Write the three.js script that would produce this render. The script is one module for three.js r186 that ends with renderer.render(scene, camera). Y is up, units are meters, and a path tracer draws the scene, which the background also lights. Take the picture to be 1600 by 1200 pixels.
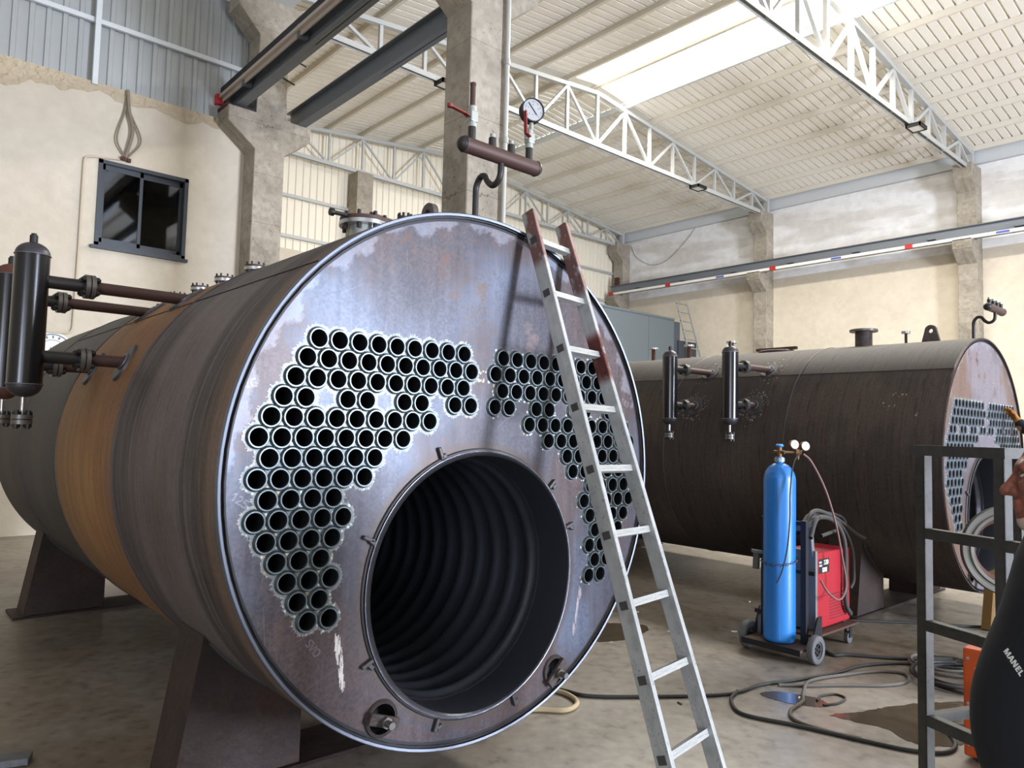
import * as THREE from 'three';
import { mergeGeometries, mergeVertices } from 'three/addons/utils/BufferGeometryUtils.js';
import { RoundedBoxGeometry } from 'three/addons/geometries/RoundedBoxGeometry.js';
import { MarchingCubes } from 'three/addons/objects/MarchingCubes.js';
import { RectAreaLightUniformsLib } from 'three/addons/lights/RectAreaLightUniformsLib.js';
import { FontLoader } from 'three/addons/loaders/FontLoader.js';
import { TextGeometry } from 'three/addons/geometries/TextGeometry.js';

// ---------------------------------------------------------------- camera, sky, light, exposure
const scene = new THREE.Scene();
const EYE = 1.58;
const camera = new THREE.PerspectiveCamera(2 * Math.atan(600 / 1146.86) * 180 / Math.PI, 4 / 3, 0.05, 200);
camera.position.set(0, EYE, 0);
camera.rotation.order = 'YXZ';
camera.rotation.set(0.0631, -0.724052, 0.025176);
const renderer = new THREE.WebGLRenderer({ antialias: true });
renderer.toneMapping = THREE.LinearToneMapping;
renderer.toneMappingExposure = 1.36;
renderer.shadowMap.enabled = true;
renderer.shadowMap.type = THREE.PCFSoftShadowMap;
RectAreaLightUniformsLib.init();
scene.background = new THREE.Color(0xe9f1fa);
scene.backgroundIntensity = 2.0;

// building dimensions (metres); bays run along z, the camera stands in the bay at negative x
const SPINE = 4.71, BAY_C = 12.78, BAY_L = -3.36, HALF = 7.96, RIDGE = 9.78, SLOPE = 0.1065, SKY_E = 1.03;
const Z_BACK = -17.75, Z_LEFT = -11.83, Z_FRONT = 12.5, X_RIGHT = 20.9, X_LEFT = -11.45;
const roofY = (o) => RIDGE - SLOPE * Math.abs(o);
const DOORS = [[7.3, 9.9, 4.4], [-10.4, -6.8, 4.2]];   // openings in the front wall: x from, x to, height
const SIDE_DOOR = [6.5, 11.5, 4];   // opening in the left side wall: z from, z to, height
const SKY_LIGHT = 47, DOOR_LIGHT = [105, 3], SIDE_DOOR_LIGHT = 13;
function areaLight(name, color, intensity, w, h, pos, towards) {
  const l = new THREE.RectAreaLight(color, intensity, w, h);
  l.name = name; l.position.set(...pos); l.lookAt(...towards);
  scene.add(l); return l;
}
// daylight through the ridge skylights (a light under its glowing sunny side) and through the open doors
{
  const x = BAY_C + SKY_E * 0.55, y = roofY(SKY_E * 0.55) - 0.03;
  areaLight('skylight_daylight', 0xfffbf2, SKY_LIGHT, 11.2, 0.9, [x, y, -6.0], [x - SLOPE, y - 1, -6.0]);
}
DOORS.forEach(([x0, x1, h], i) => areaLight('door_daylight', 0xe4edff, DOOR_LIGHT[i], x1 - x0 - 0.1, h - 0.1, [(x0 + x1) / 2, h / 2, Z_FRONT - 0.02], [(x0 + x1) / 2, h / 2, 0]));


areaLight('side_door_daylight', 0xdfeaff, SIDE_DOOR_LIGHT, SIDE_DOOR[1] - SIDE_DOOR[0] - 0.1, SIDE_DOOR[2] - 0.1, [X_LEFT + 0.02, SIDE_DOOR[2] / 2, (SIDE_DOOR[0] + SIDE_DOOR[1]) / 2], [10, SIDE_DOOR[2] / 2, (SIDE_DOOR[0] + SIDE_DOOR[1]) / 2]);

// ---------------------------------------------------------------- helpers
let seedN = 12345;
const rnd = () => { seedN = (seedN + 0x6d2b79f5) | 0; let t = Math.imul(seedN ^ (seedN >>> 15), 1 | seedN); t = (t + Math.imul(t ^ (t >>> 7), 61 | t)) ^ t; return ((t ^ (t >>> 14)) >>> 0) / 4294967296; };
const rr = (a, b) => a + (b - a) * rnd();
const V = (x, y, z) => new THREE.Vector3(x, y, z);
const vec = (a) => (a.isVector3 ? a.clone() : new THREE.Vector3(...a));
const D2R = Math.PI / 180;
const lerp = THREE.MathUtils.lerp, clamp = THREE.MathUtils.clamp, smooth = THREE.MathUtils.smoothstep;
function clean(g) { const n = g.index ? g.toNonIndexed() : g; for (const k of Object.keys(n.attributes)) if (!['position', 'normal', 'uv'].includes(k)) n.deleteAttribute(k); if (!n.attributes.normal) n.computeVertexNormals(); if (!n.attributes.uv) n.setAttribute('uv', new THREE.BufferAttribute(new Float32Array(n.attributes.position.count * 2), 2)); return n; }
const merge = (list) => mergeGeometries(list.flat(9).map(clean));
function uvBox(g, s = 1) {          // uv in metres along each face
  g = clean(g); const p = g.attributes.position, n = g.attributes.normal, uv = g.attributes.uv;
  for (let i = 0; i < p.count; i += 3) {
    const ax = Math.abs(n.getX(i) + n.getX(i + 1) + n.getX(i + 2)), ay = Math.abs(n.getY(i) + n.getY(i + 1) + n.getY(i + 2)), az = Math.abs(n.getZ(i) + n.getZ(i + 1) + n.getZ(i + 2));
    for (let k = i; k < i + 3; k++) {
      if (ay >= ax && ay >= az) uv.setXY(k, p.getX(k) * s, p.getZ(k) * s);
      else if (ax >= az) uv.setXY(k, p.getZ(k) * s, p.getY(k) * s);
      else uv.setXY(k, p.getX(k) * s, p.getY(k) * s);
    }
  }
  return g;
}
function place(g, pos, rot) { if (rot) g.applyMatrix4(new THREE.Matrix4().makeRotationFromEuler(new THREE.Euler(...rot))); if (pos) g.translate(...pos); return g; }
const box = (w, h, d, pos, rot) => place(new THREE.BoxGeometry(w, h, d), pos, rot);
const span = (x0, x1, y0, y1, z0, z1) => box(x1 - x0, y1 - y0, z1 - z0, [(x0 + x1) / 2, (y0 + y1) / 2, (z0 + z1) / 2]);
const rbox = (w, h, d, r, pos, rot, seg = 2) => place(new RoundedBoxGeometry(w, h, d, seg, r), pos, rot);
const QY = (a, b) => new THREE.Quaternion().setFromUnitVectors(V(0, 1, 0), vec(b).sub(vec(a)).normalize());
function rod(a, b, r, seg = 12, r2 = r) { const A = vec(a), B = vec(b), g = new THREE.CylinderGeometry(r2, r, A.distanceTo(B), seg); g.applyQuaternion(QY(A, B)); const m = A.add(B).multiplyScalar(0.5); g.translate(m.x, m.y, m.z); return g; }
function bar(a, b, w, h, up = [0, 1, 0]) {      // rectangular bar from a to b; h along up, w across
  const A = vec(a), B = vec(b), z = B.clone().sub(A), L = z.length(); z.normalize();
  const x = vec(up).cross(z); if (x.lengthSq() < 1e-6) x.set(1, 0, 0).cross(z); x.normalize(); const y = z.clone().cross(x);
  const g = new THREE.BoxGeometry(w, h, L); g.applyMatrix4(new THREE.Matrix4().makeBasis(x, y, z)); const m = A.add(B).multiplyScalar(0.5); g.translate(m.x, m.y, m.z); return g;
}
function lathe(pts, seg = 32, at = [0, 0, 0], axis = [0, 1, 0]) { const g = new THREE.LatheGeometry(pts.map((p) => new THREE.Vector2(Math.max(p[0], 0), p[1])), seg); g.applyQuaternion(new THREE.Quaternion().setFromUnitVectors(V(0, 1, 0), vec(axis).normalize())); g.translate(...at); return g; }
// lathe with hard edges: every profile segment gets its own vertices
function hlathe(pts, seg = 32, at = [0, 0, 0], axis = [0, 1, 0]) { const l = []; for (let i = 0; i + 1 < pts.length; i++) l.push(lathe([pts[i], pts[i + 1]], seg, at, axis)); return merge(l); }
const tube = (pts, r, n = 64, rad = 8, closed = false, tension = 0.5) => new THREE.TubeGeometry(new THREE.CatmullRomCurve3(pts.map(vec), closed, 'catmullrom', tension), n, r, rad, closed);
const torus = (R, r, at, axis = [0, 0, 1], seg = 96, rad = 8) => { const g = new THREE.TorusGeometry(R, r, rad, seg); g.applyQuaternion(new THREE.Quaternion().setFromUnitVectors(V(0, 0, 1), vec(axis).normalize())); g.translate(...at); return g; };
function extrude(pts, depth, holes = [], bevel = 0) { const s = new THREE.Shape(pts.map((p) => new THREE.Vector2(...p))); for (const h of holes) s.holes.push(new THREE.Path(h.map((p) => new THREE.Vector2(...p)))); return new THREE.ExtrudeGeometry(s, { depth, bevelEnabled: bevel > 0, bevelSize: bevel, bevelThickness: bevel, bevelSegments: 1, curveSegments: 12 }); }
const circlePts = (cx, cy, r, n) => Array.from({ length: n }, (_, i) => [cx + r * Math.cos(i / n * 2 * Math.PI), cy + r * Math.sin(i / n * 2 * Math.PI)]);
// corrugated sheet: ribs of height h stand along N, run along L, repeat along P
function sheet(O, P, lenP, L, lenL, N, pitch = 0.2, h = 0.035, wRib = 0.05, wSlope = 0.018, phase = 0) {
  const o = vec(O), p = vec(P).normalize(), l = vec(L).normalize(), n = vec(N).normalize(), prof = [[0, 0]];
  for (let s = phase; s + pitch <= lenP + 1e-6; s += pitch) { const a = s + (pitch - wRib) / 2; prof.push([a - wSlope, 0], [a, h], [a + wRib, h], [a + wRib + wSlope, 0]); }
  prof.push([lenP, 0]);
  const pos = [], uv = [];
  for (let i = 0; i + 1 < prof.length; i++) {
    const q = (k, t) => o.clone().addScaledVector(p, prof[k][0]).addScaledVector(n, prof[k][1]).addScaledVector(l, t * lenL);
    for (const [k, t] of [[i, 0], [i + 1, 0], [i + 1, 1], [i, 0], [i + 1, 1], [i, 1]]) { pos.push(...q(k, t).toArray()); uv.push(prof[k][0], t * lenL); }
  }
  const g = new THREE.BufferGeometry(); g.setAttribute('position', new THREE.Float32BufferAttribute(pos, 3)); g.setAttribute('uv', new THREE.Float32BufferAttribute(uv, 2)); g.computeVertexNormals(); return g;
}
const used = new Map();
const numbered = (n) => { const k = used.get(n) ?? 0; used.set(n, k + 1); return k ? `${n}_${String(k).padStart(3, '0')}` : n; };
function shadows(o) { o.castShadow = o.receiveShadow = true; return o; }
function mesh(name, g, m, parent, label) { const o = shadows(new THREE.Mesh(Array.isArray(g) ? merge(g) : g, m)); o.name = parent ? name : numbered(name); (parent ?? scene).add(o); if (label) o.userData.label = label; return o; }
function tag(o, label, category, group, kind) { Object.assign(o.userData, { label, category }); if (group) o.userData.group = group; if (kind) o.userData.kind = kind; return o; }
function thing(name, label, category, pos = [0, 0, 0], turn = 0, group) { const o = new THREE.Group(); o.name = numbered(name); o.position.set(...pos); o.rotation.y = turn; scene.add(o); return tag(o, label, category, group); }
function structure(name, label, category) { const o = new THREE.Group(); o.name = numbered(name); scene.add(o); return tag(o, label, category, null, 'structure'); }
function part(name, parent, pos, label) { const o = new THREE.Group(); o.name = name; if (pos) o.position.set(...pos); parent.add(o); if (label) o.userData.label = label; return o; }

// ---------------------------------------------------------------- textures
function noiseTile(N, fx, fy, oct, seed, gain = 0.5) {      // tileable value noise, 0..1
  const out = new Float32Array(N * N); let amp = 1, tot = 0;
  const h = (x, y, s) => { let n = Math.imul(x, 374761393) ^ Math.imul(y, 668265263) ^ Math.imul(s, 2147483647); n = Math.imul(n ^ (n >>> 13), 1274126177); return ((n ^ (n >>> 16)) >>> 0) / 4294967296; };
  for (let o = 0; o < oct; o++) {
    const px = Math.min(fx << o, N), py = Math.min(fy << o, N), lat = new Float32Array(px * py);
    for (let y = 0; y < py; y++) for (let x = 0; x < px; x++) lat[y * px + x] = h(x, y, seed + o * 17);
    for (let y = 0; y < N; y++) {
      const v = y / N * py, y0 = Math.floor(v), ty = v - y0, sy = ty * ty * (3 - 2 * ty), r0 = (y0 % py) * px, r1 = ((y0 + 1) % py) * px;
      for (let x = 0; x < N; x++) {
        const u = x / N * px, x0 = Math.floor(u), tx = u - x0, sx = tx * tx * (3 - 2 * tx), a = x0 % px, b = (x0 + 1) % px;
        out[y * N + x] += amp * lerp(lerp(lat[r0 + a], lat[r0 + b], sx), lerp(lat[r1 + a], lat[r1 + b], sx), sy);
      }
    }
    tot += amp; amp *= gain;
  }
  for (let i = 0; i < out.length; i++) out[i] = clamp((out[i] / tot - 0.5) * 1.7 + 0.5, 0, 1);
  return out;
}
function dataTex(N, f, srgb = true, metres = 1) {
  const d = new Uint8Array(N * N * 4);
  for (let i = 0; i < N * N; i++) { const c = f(i, i % N, Math.floor(i / N)); d[i * 4] = clamp(c[0], 0, 255); d[i * 4 + 1] = clamp(c[1], 0, 255); d[i * 4 + 2] = clamp(c[2], 0, 255); d[i * 4 + 3] = 255; }
  const t = new THREE.DataTexture(d, N, N); t.wrapS = t.wrapT = THREE.RepeatWrapping; t.magFilter = THREE.LinearFilter; t.minFilter = THREE.LinearMipmapLinearFilter; t.generateMipmaps = true;
  if (srgb) t.colorSpace = THREE.SRGBColorSpace; t.repeat.set(1 / metres, 1 / metres); t.needsUpdate = true; return t;
}
const grey = (N, a, lo, hi, metres) => dataTex(N, (i) => { const v = lerp(lo, hi, a[i]); return [v, v, v]; }, false, metres);
const mixc = (a, b, t) => [lerp(a[0], b[0], t), lerp(a[1], b[1], t), lerp(a[2], b[2], t)];
function canvasTex(w, h, draw) { const c = document.createElement('canvas'); c.width = w; c.height = h; draw(c.getContext('2d'), w, h); const t = new THREE.CanvasTexture(c); t.colorSpace = THREE.SRGBColorSpace; t.magFilter = THREE.LinearFilter; return t; }
const std = (color, roughness = 0.7, metalness = 0, extra = {}) => new THREE.MeshStandardMaterial({ color, roughness, metalness, ...extra });
const phys = (color, roughness, metalness, extra = {}) => new THREE.MeshPhysicalMaterial({ color, roughness, metalness, ...extra });
const nA = noiseTile(1024, 4, 4, 7, 11), nB = noiseTile(1024, 6, 6, 6, 57), nC = noiseTile(1024, 32, 32, 5, 91), nStreak = noiseTile(1024, 128, 3, 4, 23), nStreak2 = noiseTile(1024, 40, 2, 5, 71), nFine = noiseTile(1024, 128, 128, 3, 5);
// ---------------------------------------------------------------- materials of the building
const FLOOR_M = 6;
const floorN1 = noiseTile(2048, 5, 5, 9, 301), floorN2 = noiseTile(2048, 3, 7, 6, 302), floorN3 = noiseTile(2048, 110, 110, 4, 303);
const floorTex = dataTex(2048, (i) => {
  const a = floorN1[i], b = floorN2[i], c = floorN3[i];
  let col = mixc([114, 106, 95], [139, 132, 123], smooth(a, 0.2, 0.8));
  col = mixc(col, [130, 115, 95], 0.45 * smooth(b, 0.5, 0.8));
  const g = (c - 0.5) * 22 - 10 * smooth(1 - c, 0.78, 0.95);
  return [col[0] + g, col[1] + g, col[2] + g];
}, true, FLOOR_M);
const M = {};
M.floor = std(0xffffff, 0.44, 0, { map: floorTex, bumpMap: grey(2048, floorN1, 0, 255, FLOOR_M), bumpScale: 0.005, roughnessMap: grey(2048, floorN2, 150, 255, FLOOR_M) });
M.wet = phys(0xa09584, 0.2, 0, { map: floorTex, clearcoat: 0.6, clearcoatRoughness: 0.08 });
const plasterTex = dataTex(1024, (i) => { const c = mixc([204, 193, 174], [214, 204, 187], nA[i]); const g = (nC[i] - 0.5) * 8; return [c[0] + g, c[1] + g, c[2] + g]; }, true, 4);
M.plaster = std(0xffffff, 0.9, 0, { map: plasterTex, bumpMap: grey(1024, nB, 0, 255, 4), bumpScale: 0.02 });
const nLay = noiseTile(1024, 3, 14, 6, 411);
const skylitTintTex = dataTex(1024, (i) => { const c = mixc([214, 210, 205], [236, 235, 234], smooth(nLay[i], 0.3, 0.7)); const g = (nC[i] - 0.5) * 14; return [c[0] + g, c[1] + g, c[2] + g]; }, true, 5);  // whiter than the lower plaster: cool skylight brightness put into the colour
M.skylitTintWall = std(0xffffff, 0.92, 0, { map: skylitTintTex, bumpMap: grey(1024, nLay, 0, 255, 5), bumpScale: 0.04 });
M.rough = std(0xf0e9dd, 0.95, 0, { map: plasterTex, bumpMap: grey(1024, nC, 0, 255, 2), bumpScale: 0.03 });
const concTex = dataTex(1024, (i, x, y) => { let c = mixc([138, 130, 117], [170, 161, 147], nA[i]); const g = (nC[i] - 0.5) * 22 - 40 * smooth(nFine[i], 0.86, 0.97) * smooth(nB[i], 0.5, 0.7) - 22 * ((y % 341) < 4 ? 1 : 0); return [c[0] + g, c[1] + g, c[2] + g]; }, true, 2.4);
M.concrete = std(0xffffff, 0.88, 0, { map: concTex, bumpMap: grey(1024, nC, 0, 255, 2.4), bumpScale: 0.01 });
M.roofSheet = std(0xf6f1e6, 0.62, 0.05);
M.wallSheet = std(0xa8abaa, 0.5, 0.15);
M.backSheet = std(0xeee6d4, 0.6, 0.05);
M.truss = std(0xb6b7b5, 0.5, 0.1);
M.purlin = std(0xe2dbcd, 0.6, 0.05);
M.gutter = std(0xd2d6d8, 0.55, 0.1);
M.craneSteel = std(0x72777d, 0.5, 0.25, { bumpMap: grey(1024, nB, 0, 255, 2), bumpScale: 0.003 });
M.white = std(0xe8e6e0, 0.5, 0); M.red = std(0xb3262a, 0.5, 0); M.blueTag = std(0x4a5bb5, 0.5, 0); M.black = std(0x17181a, 0.6, 0);
M.darkFrame = std(0x3a3f45, 0.45, 0.2); M.brownSteel = std(0x4a2c24, 0.7, 0.2);
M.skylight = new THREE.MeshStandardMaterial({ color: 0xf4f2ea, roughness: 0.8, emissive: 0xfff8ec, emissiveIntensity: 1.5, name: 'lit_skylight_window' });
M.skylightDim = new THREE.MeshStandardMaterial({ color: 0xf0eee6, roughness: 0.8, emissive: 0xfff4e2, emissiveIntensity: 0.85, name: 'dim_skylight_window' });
M.cabin = std(0x5d666b, 0.6, 0.1); M.glassDark = phys(0x8a9299, 0.04, 0, { transmission: 1, thickness: 0, ior: 1.5 });
M.office = std(0x55534f, 0.9, 0);

// ---------------------------------------------------------------- the setting
const floor = structure('floor', 'worn concrete workshop floor with stains and cables', 'floor');
mesh('slab', uvBox(span(X_LEFT - 0.3, X_RIGHT + 0.4, -0.25, 0, Z_BACK - 0.3, Z_FRONT + 0.3)), M.floor, floor);

// ceiling: two gabled bays of corrugated sheet on purlins, with a translucent ridge strip
const ceiling = structure('ceiling', 'cream corrugated metal roof on purlins with a bright ridge skylight', 'roof');
const Z_TRUSS = [-17.4, -11.62, -6.03, -0.4, 5.2, Z_FRONT + 0.25];
const OFFS = [1.03, 2.02, 3.01, 4.0, 4.99, 5.98, 6.97, 7.9];
for (const c of [BAY_C, BAY_L]) for (const s of [-1, 1]) {
  const dir = [s, -SLOPE, 0], N = [s * SLOPE, 1, 0], k = Math.hypot(1, SLOPE);
  for (let i = 0; i + 1 < Z_TRUSS.length; i++) {
    if (c === BAY_L && Z_TRUSS[i] < -12) continue;
    const z0 = i === 0 ? Z_BACK - 0.2 : Z_TRUSS[i], z1 = Z_TRUSS[i + 1];
    mesh('roof_sheet', sheet([c + s * SKY_E, roofY(SKY_E) + 0.13, z0], [0, 0, 1], z1 - z0, dir, (HALF + 0.35 - SKY_E) * k, N, 0.2, 0.055, 0.03, 0.006), M.roofSheet, ceiling);
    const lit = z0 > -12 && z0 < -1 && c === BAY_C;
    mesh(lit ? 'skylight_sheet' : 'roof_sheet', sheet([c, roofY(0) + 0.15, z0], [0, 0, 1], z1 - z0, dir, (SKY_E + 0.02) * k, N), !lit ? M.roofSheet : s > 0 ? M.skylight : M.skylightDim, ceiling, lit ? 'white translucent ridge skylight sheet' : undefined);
  }
  for (const o of OFFS) {
    const x = c + s * o, y = roofY(o), z0 = c === BAY_L ? -11.8 : Z_BACK;
    mesh('purlin', [bar([x, y + 0.06, z0], [x, y + 0.06, Z_FRONT], 0.012, 0.13), bar([x + s * 0.025, y + 0.122, z0], [x + s * 0.025, y + 0.122, Z_FRONT], 0.055, 0.008), bar([x + s * 0.025, y, z0], [x + s * 0.025, y, Z_FRONT], 0.055, 0.008)], c === BAY_C && o === 1.03 && s > 0 ? M.gutter : M.purlin, ceiling);
  }
}
mesh('ridge_purlin', bar([BAY_C, RIDGE + 0.1, Z_BACK], [BAY_C, RIDGE + 0.1, Z_FRONT], 0.08, 0.05), M.purlin, ceiling);

// walls
function wallHole(x0, x1, y0, y1, z, t, hx0, hx1, hy0, hy1) { return [span(x0, hx0, y0, y1, z - t, z), span(hx1, x1, y0, y1, z - t, z), span(hx0, hx1, y0, hy0, z - t, z), span(hx0, hx1, hy1, y1, z - t, z)].filter((g) => { g.computeBoundingBox(); const b = g.boundingBox; return b.max.x - b.min.x > 1e-3 && b.max.y - b.min.y > 1e-3; }); }
const WIN = [2.36, 3.61, 4.09, 5.36];
const wL = structure('wall_left_bay', 'cream plaster wall with grey corrugated cladding above', 'wall');
mesh('plaster', uvBox(merge(wallHole(X_LEFT, 4.5, 0, 6.47, Z_LEFT, 0.3, ...WIN))), M.plaster, wL);
{ // rough unpainted render left along the top of the plaster
  const pts = [[-2, 6.47], [4.48, 6.47]]; for (let x = 4.48; x >= -2; x -= 0.07) pts.push([x, 6.47 - 0.1 - 0.2 * Math.max(0, Math.sin(x * 1.3 + 0.6)) - 0.1 * Math.sin(x * 4.1) ** 2 - rr(0, 0.06)]);
  mesh('rough_render', uvBox(extrude(pts, 0.006).translate(0, 0, Z_LEFT)), M.rough, wL, 'rough unpainted render band under the cladding');
}
mesh('cladding_sheet', sheet([X_LEFT, 6.44, Z_LEFT - 0.12], [1, 0, 0], 4.6 - X_LEFT, [0, 1, 0], 3.6, [0, 0, 1], 0.2, 0.03, 0.055, 0.012), M.wallSheet, wL);
for (const y of [7.4, 8.5]) mesh('girt', bar([X_LEFT, y, Z_LEFT - 0.05], [4.5, y, Z_LEFT - 0.05], 0.06, 0.07), M.gutter, wL);
for (const x of [2.24, -3.36]) mesh('cladding_post', span(x - 0.035, x + 0.035, 6.42, 9.6, Z_LEFT - 0.02, Z_LEFT + 0.05), M.gutter, wL);
const wB = structure('wall_back', 'far end wall of cream corrugated sheet over plaster', 'wall');
mesh('plaster', uvBox(span(4.4, X_RIGHT + 0.2, 0, 6.08, Z_BACK - 0.3, Z_BACK)), M.plaster, wB);
mesh('cladding_sheet', sheet([4.4, 6.06, Z_BACK - 0.05], [1, 0, 0], X_RIGHT + 0.2 - 4.4, [0, 1, 0], 3.9, [0, 0, 1], 0.2, 0.03, 0.055, 0.012), M.backSheet, wB);
for (const y of [6.4, 7.45]) mesh('girt', bar([4.5, y, Z_BACK + 0.03], [X_RIGHT, y, Z_BACK + 0.03], 0.06, 0.08), M.truss, wB);
const wP = structure('wall_partition', 'plaster partition between the two bays behind the column line', 'wall');
mesh('plaster', uvBox(span(4.5, 4.8, 0, 9.2, Z_BACK, Z_LEFT - 0.02)), M.plaster, wP);
const wR = structure('wall_right', 'tall side wall, cream plaster below the crane rail and rough plaster above with skylight whiteness in its colour', 'wall');
mesh('plaster', uvBox(span(X_RIGHT, X_RIGHT + 0.3, 0, 6.45, Z_BACK - 0.3, Z_FRONT)), M.plaster, wR);
mesh('upper_skylit_tint', uvBox(span(X_RIGHT - 0.012, X_RIGHT + 0.3, 6.45, 8.62, Z_BACK - 0.3, Z_FRONT)), M.skylitTintWall, wR);  // rougher upper wall, its paler tone painted to carry the skylight
mesh('eaves_gutter', [span(X_RIGHT - 0.1, X_RIGHT + 0.3, 8.63, 9.1, Z_BACK - 0.3, Z_FRONT), span(X_RIGHT - 0.13, X_RIGHT - 0.1, 8.63, 8.66, Z_BACK - 0.3, Z_FRONT)], M.gutter, wR, 'pale grey eaves gutter');
const wF = structure('wall_front', 'front wall behind the viewer with two open doorways', 'wall');
mesh('plaster', uvBox(merge([...wallHole(SPINE, X_RIGHT + 0.3, 0, 10, Z_FRONT + 0.3, 0.3, DOORS[0][0], DOORS[0][1], 0, DOORS[0][2]), ...wallHole(X_LEFT - 0.3, SPINE, 0, 10, Z_FRONT + 0.3, 0.3, DOORS[1][0], DOORS[1][1], 0, DOORS[1][2])])), M.plaster, wF);
const wS = structure('wall_left', 'plaster side wall of the near bay with an open doorway', 'wall');
mesh('plaster', uvBox(merge([span(X_LEFT - 0.3, X_LEFT, 0, 9.3, Z_LEFT - 0.3, SIDE_DOOR[0]), span(X_LEFT - 0.3, X_LEFT, 0, 9.3, SIDE_DOOR[1], Z_FRONT), span(X_LEFT - 0.3, X_LEFT, SIDE_DOOR[2], 9.3, SIDE_DOOR[0], SIDE_DOOR[1])])), M.plaster, wS);
const valley = structure('trim_1', 'grey valley gutter beam along the column line', 'gutter');
mesh('gutter_beam', span(SPINE - 0.28, SPINE + 0.28, 8.52, 9.0, -11.9, Z_FRONT), M.gutter, valley);

// window in the left bay's end wall, with a dim office behind it
const win = structure('window_1', 'dark aluminium sliding window high in the cream wall', 'window');
{
  const [x0, x1, y0, y1] = WIN, z = Z_LEFT, f = 0.055;
  mesh('window_frame', [span(x0, x1, y1 - f, y1, z - 0.12, z + 0.02), span(x0, x1, y0, y0 + f, z - 0.12, z + 0.02), span(x0, x0 + f, y0, y1, z - 0.12, z + 0.02), span(x1 - f, x1, y0, y1, z - 0.12, z + 0.02)], M.darkFrame, win);
  const mid = x0 + 0.585;
  for (const [a, b, dz] of [[x0 + f, mid + 0.03, -0.03], [mid - 0.03, x1 - f, -0.08]]) {
    const s = 0.045;
    mesh('window_sash', [span(a, b, y1 - f - s - 0.03, y1 - f, z + dz - 0.03, z + dz), span(a, b, y0 + f, y0 + f + s + 0.03, z + dz - 0.03, z + dz), span(a, a + s, y0 + f, y1 - f, z + dz - 0.03, z + dz), span(b - s, b, y0 + f, y1 - f, z + dz - 0.03, z + dz)], M.darkFrame, win);
    mesh('pane', span(a + s, b - s, y0 + f + s, y1 - f - s, z + dz - 0.018, z + dz - 0.012), M.glassDark, win);
  }
  mesh('window_sill', span(x0 - 0.05, x1 + 0.03, y0 - 0.045, y0, z - 0.1, z + 0.07), M.darkFrame, win);
  mesh('office_recess', [span(x0 - 0.6, x1 + 0.6, y0 - 0.9, y1 + 0.5, z - 2.6, z - 2.5), span(x0 - 0.7, x0 - 0.6, y0 - 0.9, y1 + 0.5, z - 2.6, z - 0.3), span(x1 + 0.6, x1 + 0.7, y0 - 0.9, y1 + 0.5, z - 2.6, z - 0.3), span(x0 - 0.7, x1 + 0.7, y1 + 0.4, y1 + 0.5, z - 2.6, z - 0.3), span(x0 - 0.7, x1 + 0.7, y0 - 0.95, y0 - 0.9, z - 2.6, z - 0.3)], M.office, win);
}

// columns: concrete profile in x-y, extruded along z
const halfProfile = (s, top) => [[0.24, 0], [0.24, 5.99], [0.68, 6.34], [0.68, 6.57], [0.24, 6.57], [0.24, 7.88], [0.6, 8.25], [0.6, top]].map(([x, y]) => [s * x, y]);
function spineColumn(z, label) {
  const c = thing('concrete_column', label, 'column', [SPINE, 0, z]);
  const p = [...halfProfile(1, 8.52), ...halfProfile(-1, 8.52).reverse()];
  const g = extrude(p, 0.42, [], 0.01); g.translate(0, 0, -0.21); mesh('shaft', uvBox(g), M.concrete, c); return c;
}
const col1 = spineColumn(-11.62, 'concrete column with double corbels beside the dark window wall');
mesh('anchor_bar', [bar([0.1, 7.3, 0.22], [0.36, 7.22, 0.24], 0.02, 0.02), bar([0.3, 7.66, 0.22], [0.55, 7.6, 0.24], 0.02, 0.02)], M.black, col1);
mesh('steel_packer', span(-0.62, -0.26, 6.57, 6.62, -0.2, 0.2), M.black, col1);
const col2 = spineColumn(-6.03, 'large near concrete column rising behind the pressure gauge manifold');
const pipeC = thing('conduit_pipe', 'thin grey conduit pipe clipped up the near concrete column', 'pipe', [SPINE + 0.2, 0, -5.762]);
mesh('tube', rod([0, 0, 0], [0, 8.4, 0], 0.028, 12), std(0xa9a8a2, 0.45, 0.3), pipeC);
for (const y of [1.5, 3, 4.6, 5.45, 6.4, 7.6]) mesh('coupling', rod([0, y, 0], [0, y + 0.06, 0], 0.036, 12), std(0x9c9b95, 0.45, 0.3), pipeC);
function sideColumn(z, label) {
  const c = thing('wall_column', label, 'column', [X_RIGHT, 0, z]);
  const p = [[0.05, 0], [-0.4, 0], [-0.4, 6.02], [-0.82, 6.36], [-0.82, 6.57], [-0.4, 6.57], [-0.4, 7.85], [-0.72, 8.15], [-0.72, 8.5], [0.05, 8.5]];
  const g = extrude(p, 0.42, [], 0.01); g.translate(0, 0, -0.21); mesh('shaft', uvBox(g), M.concrete, c);
}
sideColumn(-17.45, 'corbelled concrete column in the far corner by the end wall');
sideColumn(-11.75, 'corbelled concrete column in the middle of the side wall');
sideColumn(-6.08, 'nearest corbelled concrete column on the side wall above the second boiler');
const gc = thing('gable_column', 'short buff concrete column in front of the far corrugated wall', 'column', [9.8, 0, -17.45]);
mesh('shaft', uvBox(span(-0.24, 0.24, 0, 8.42, -0.25, 0.2)), M.concrete, gc);

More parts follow.
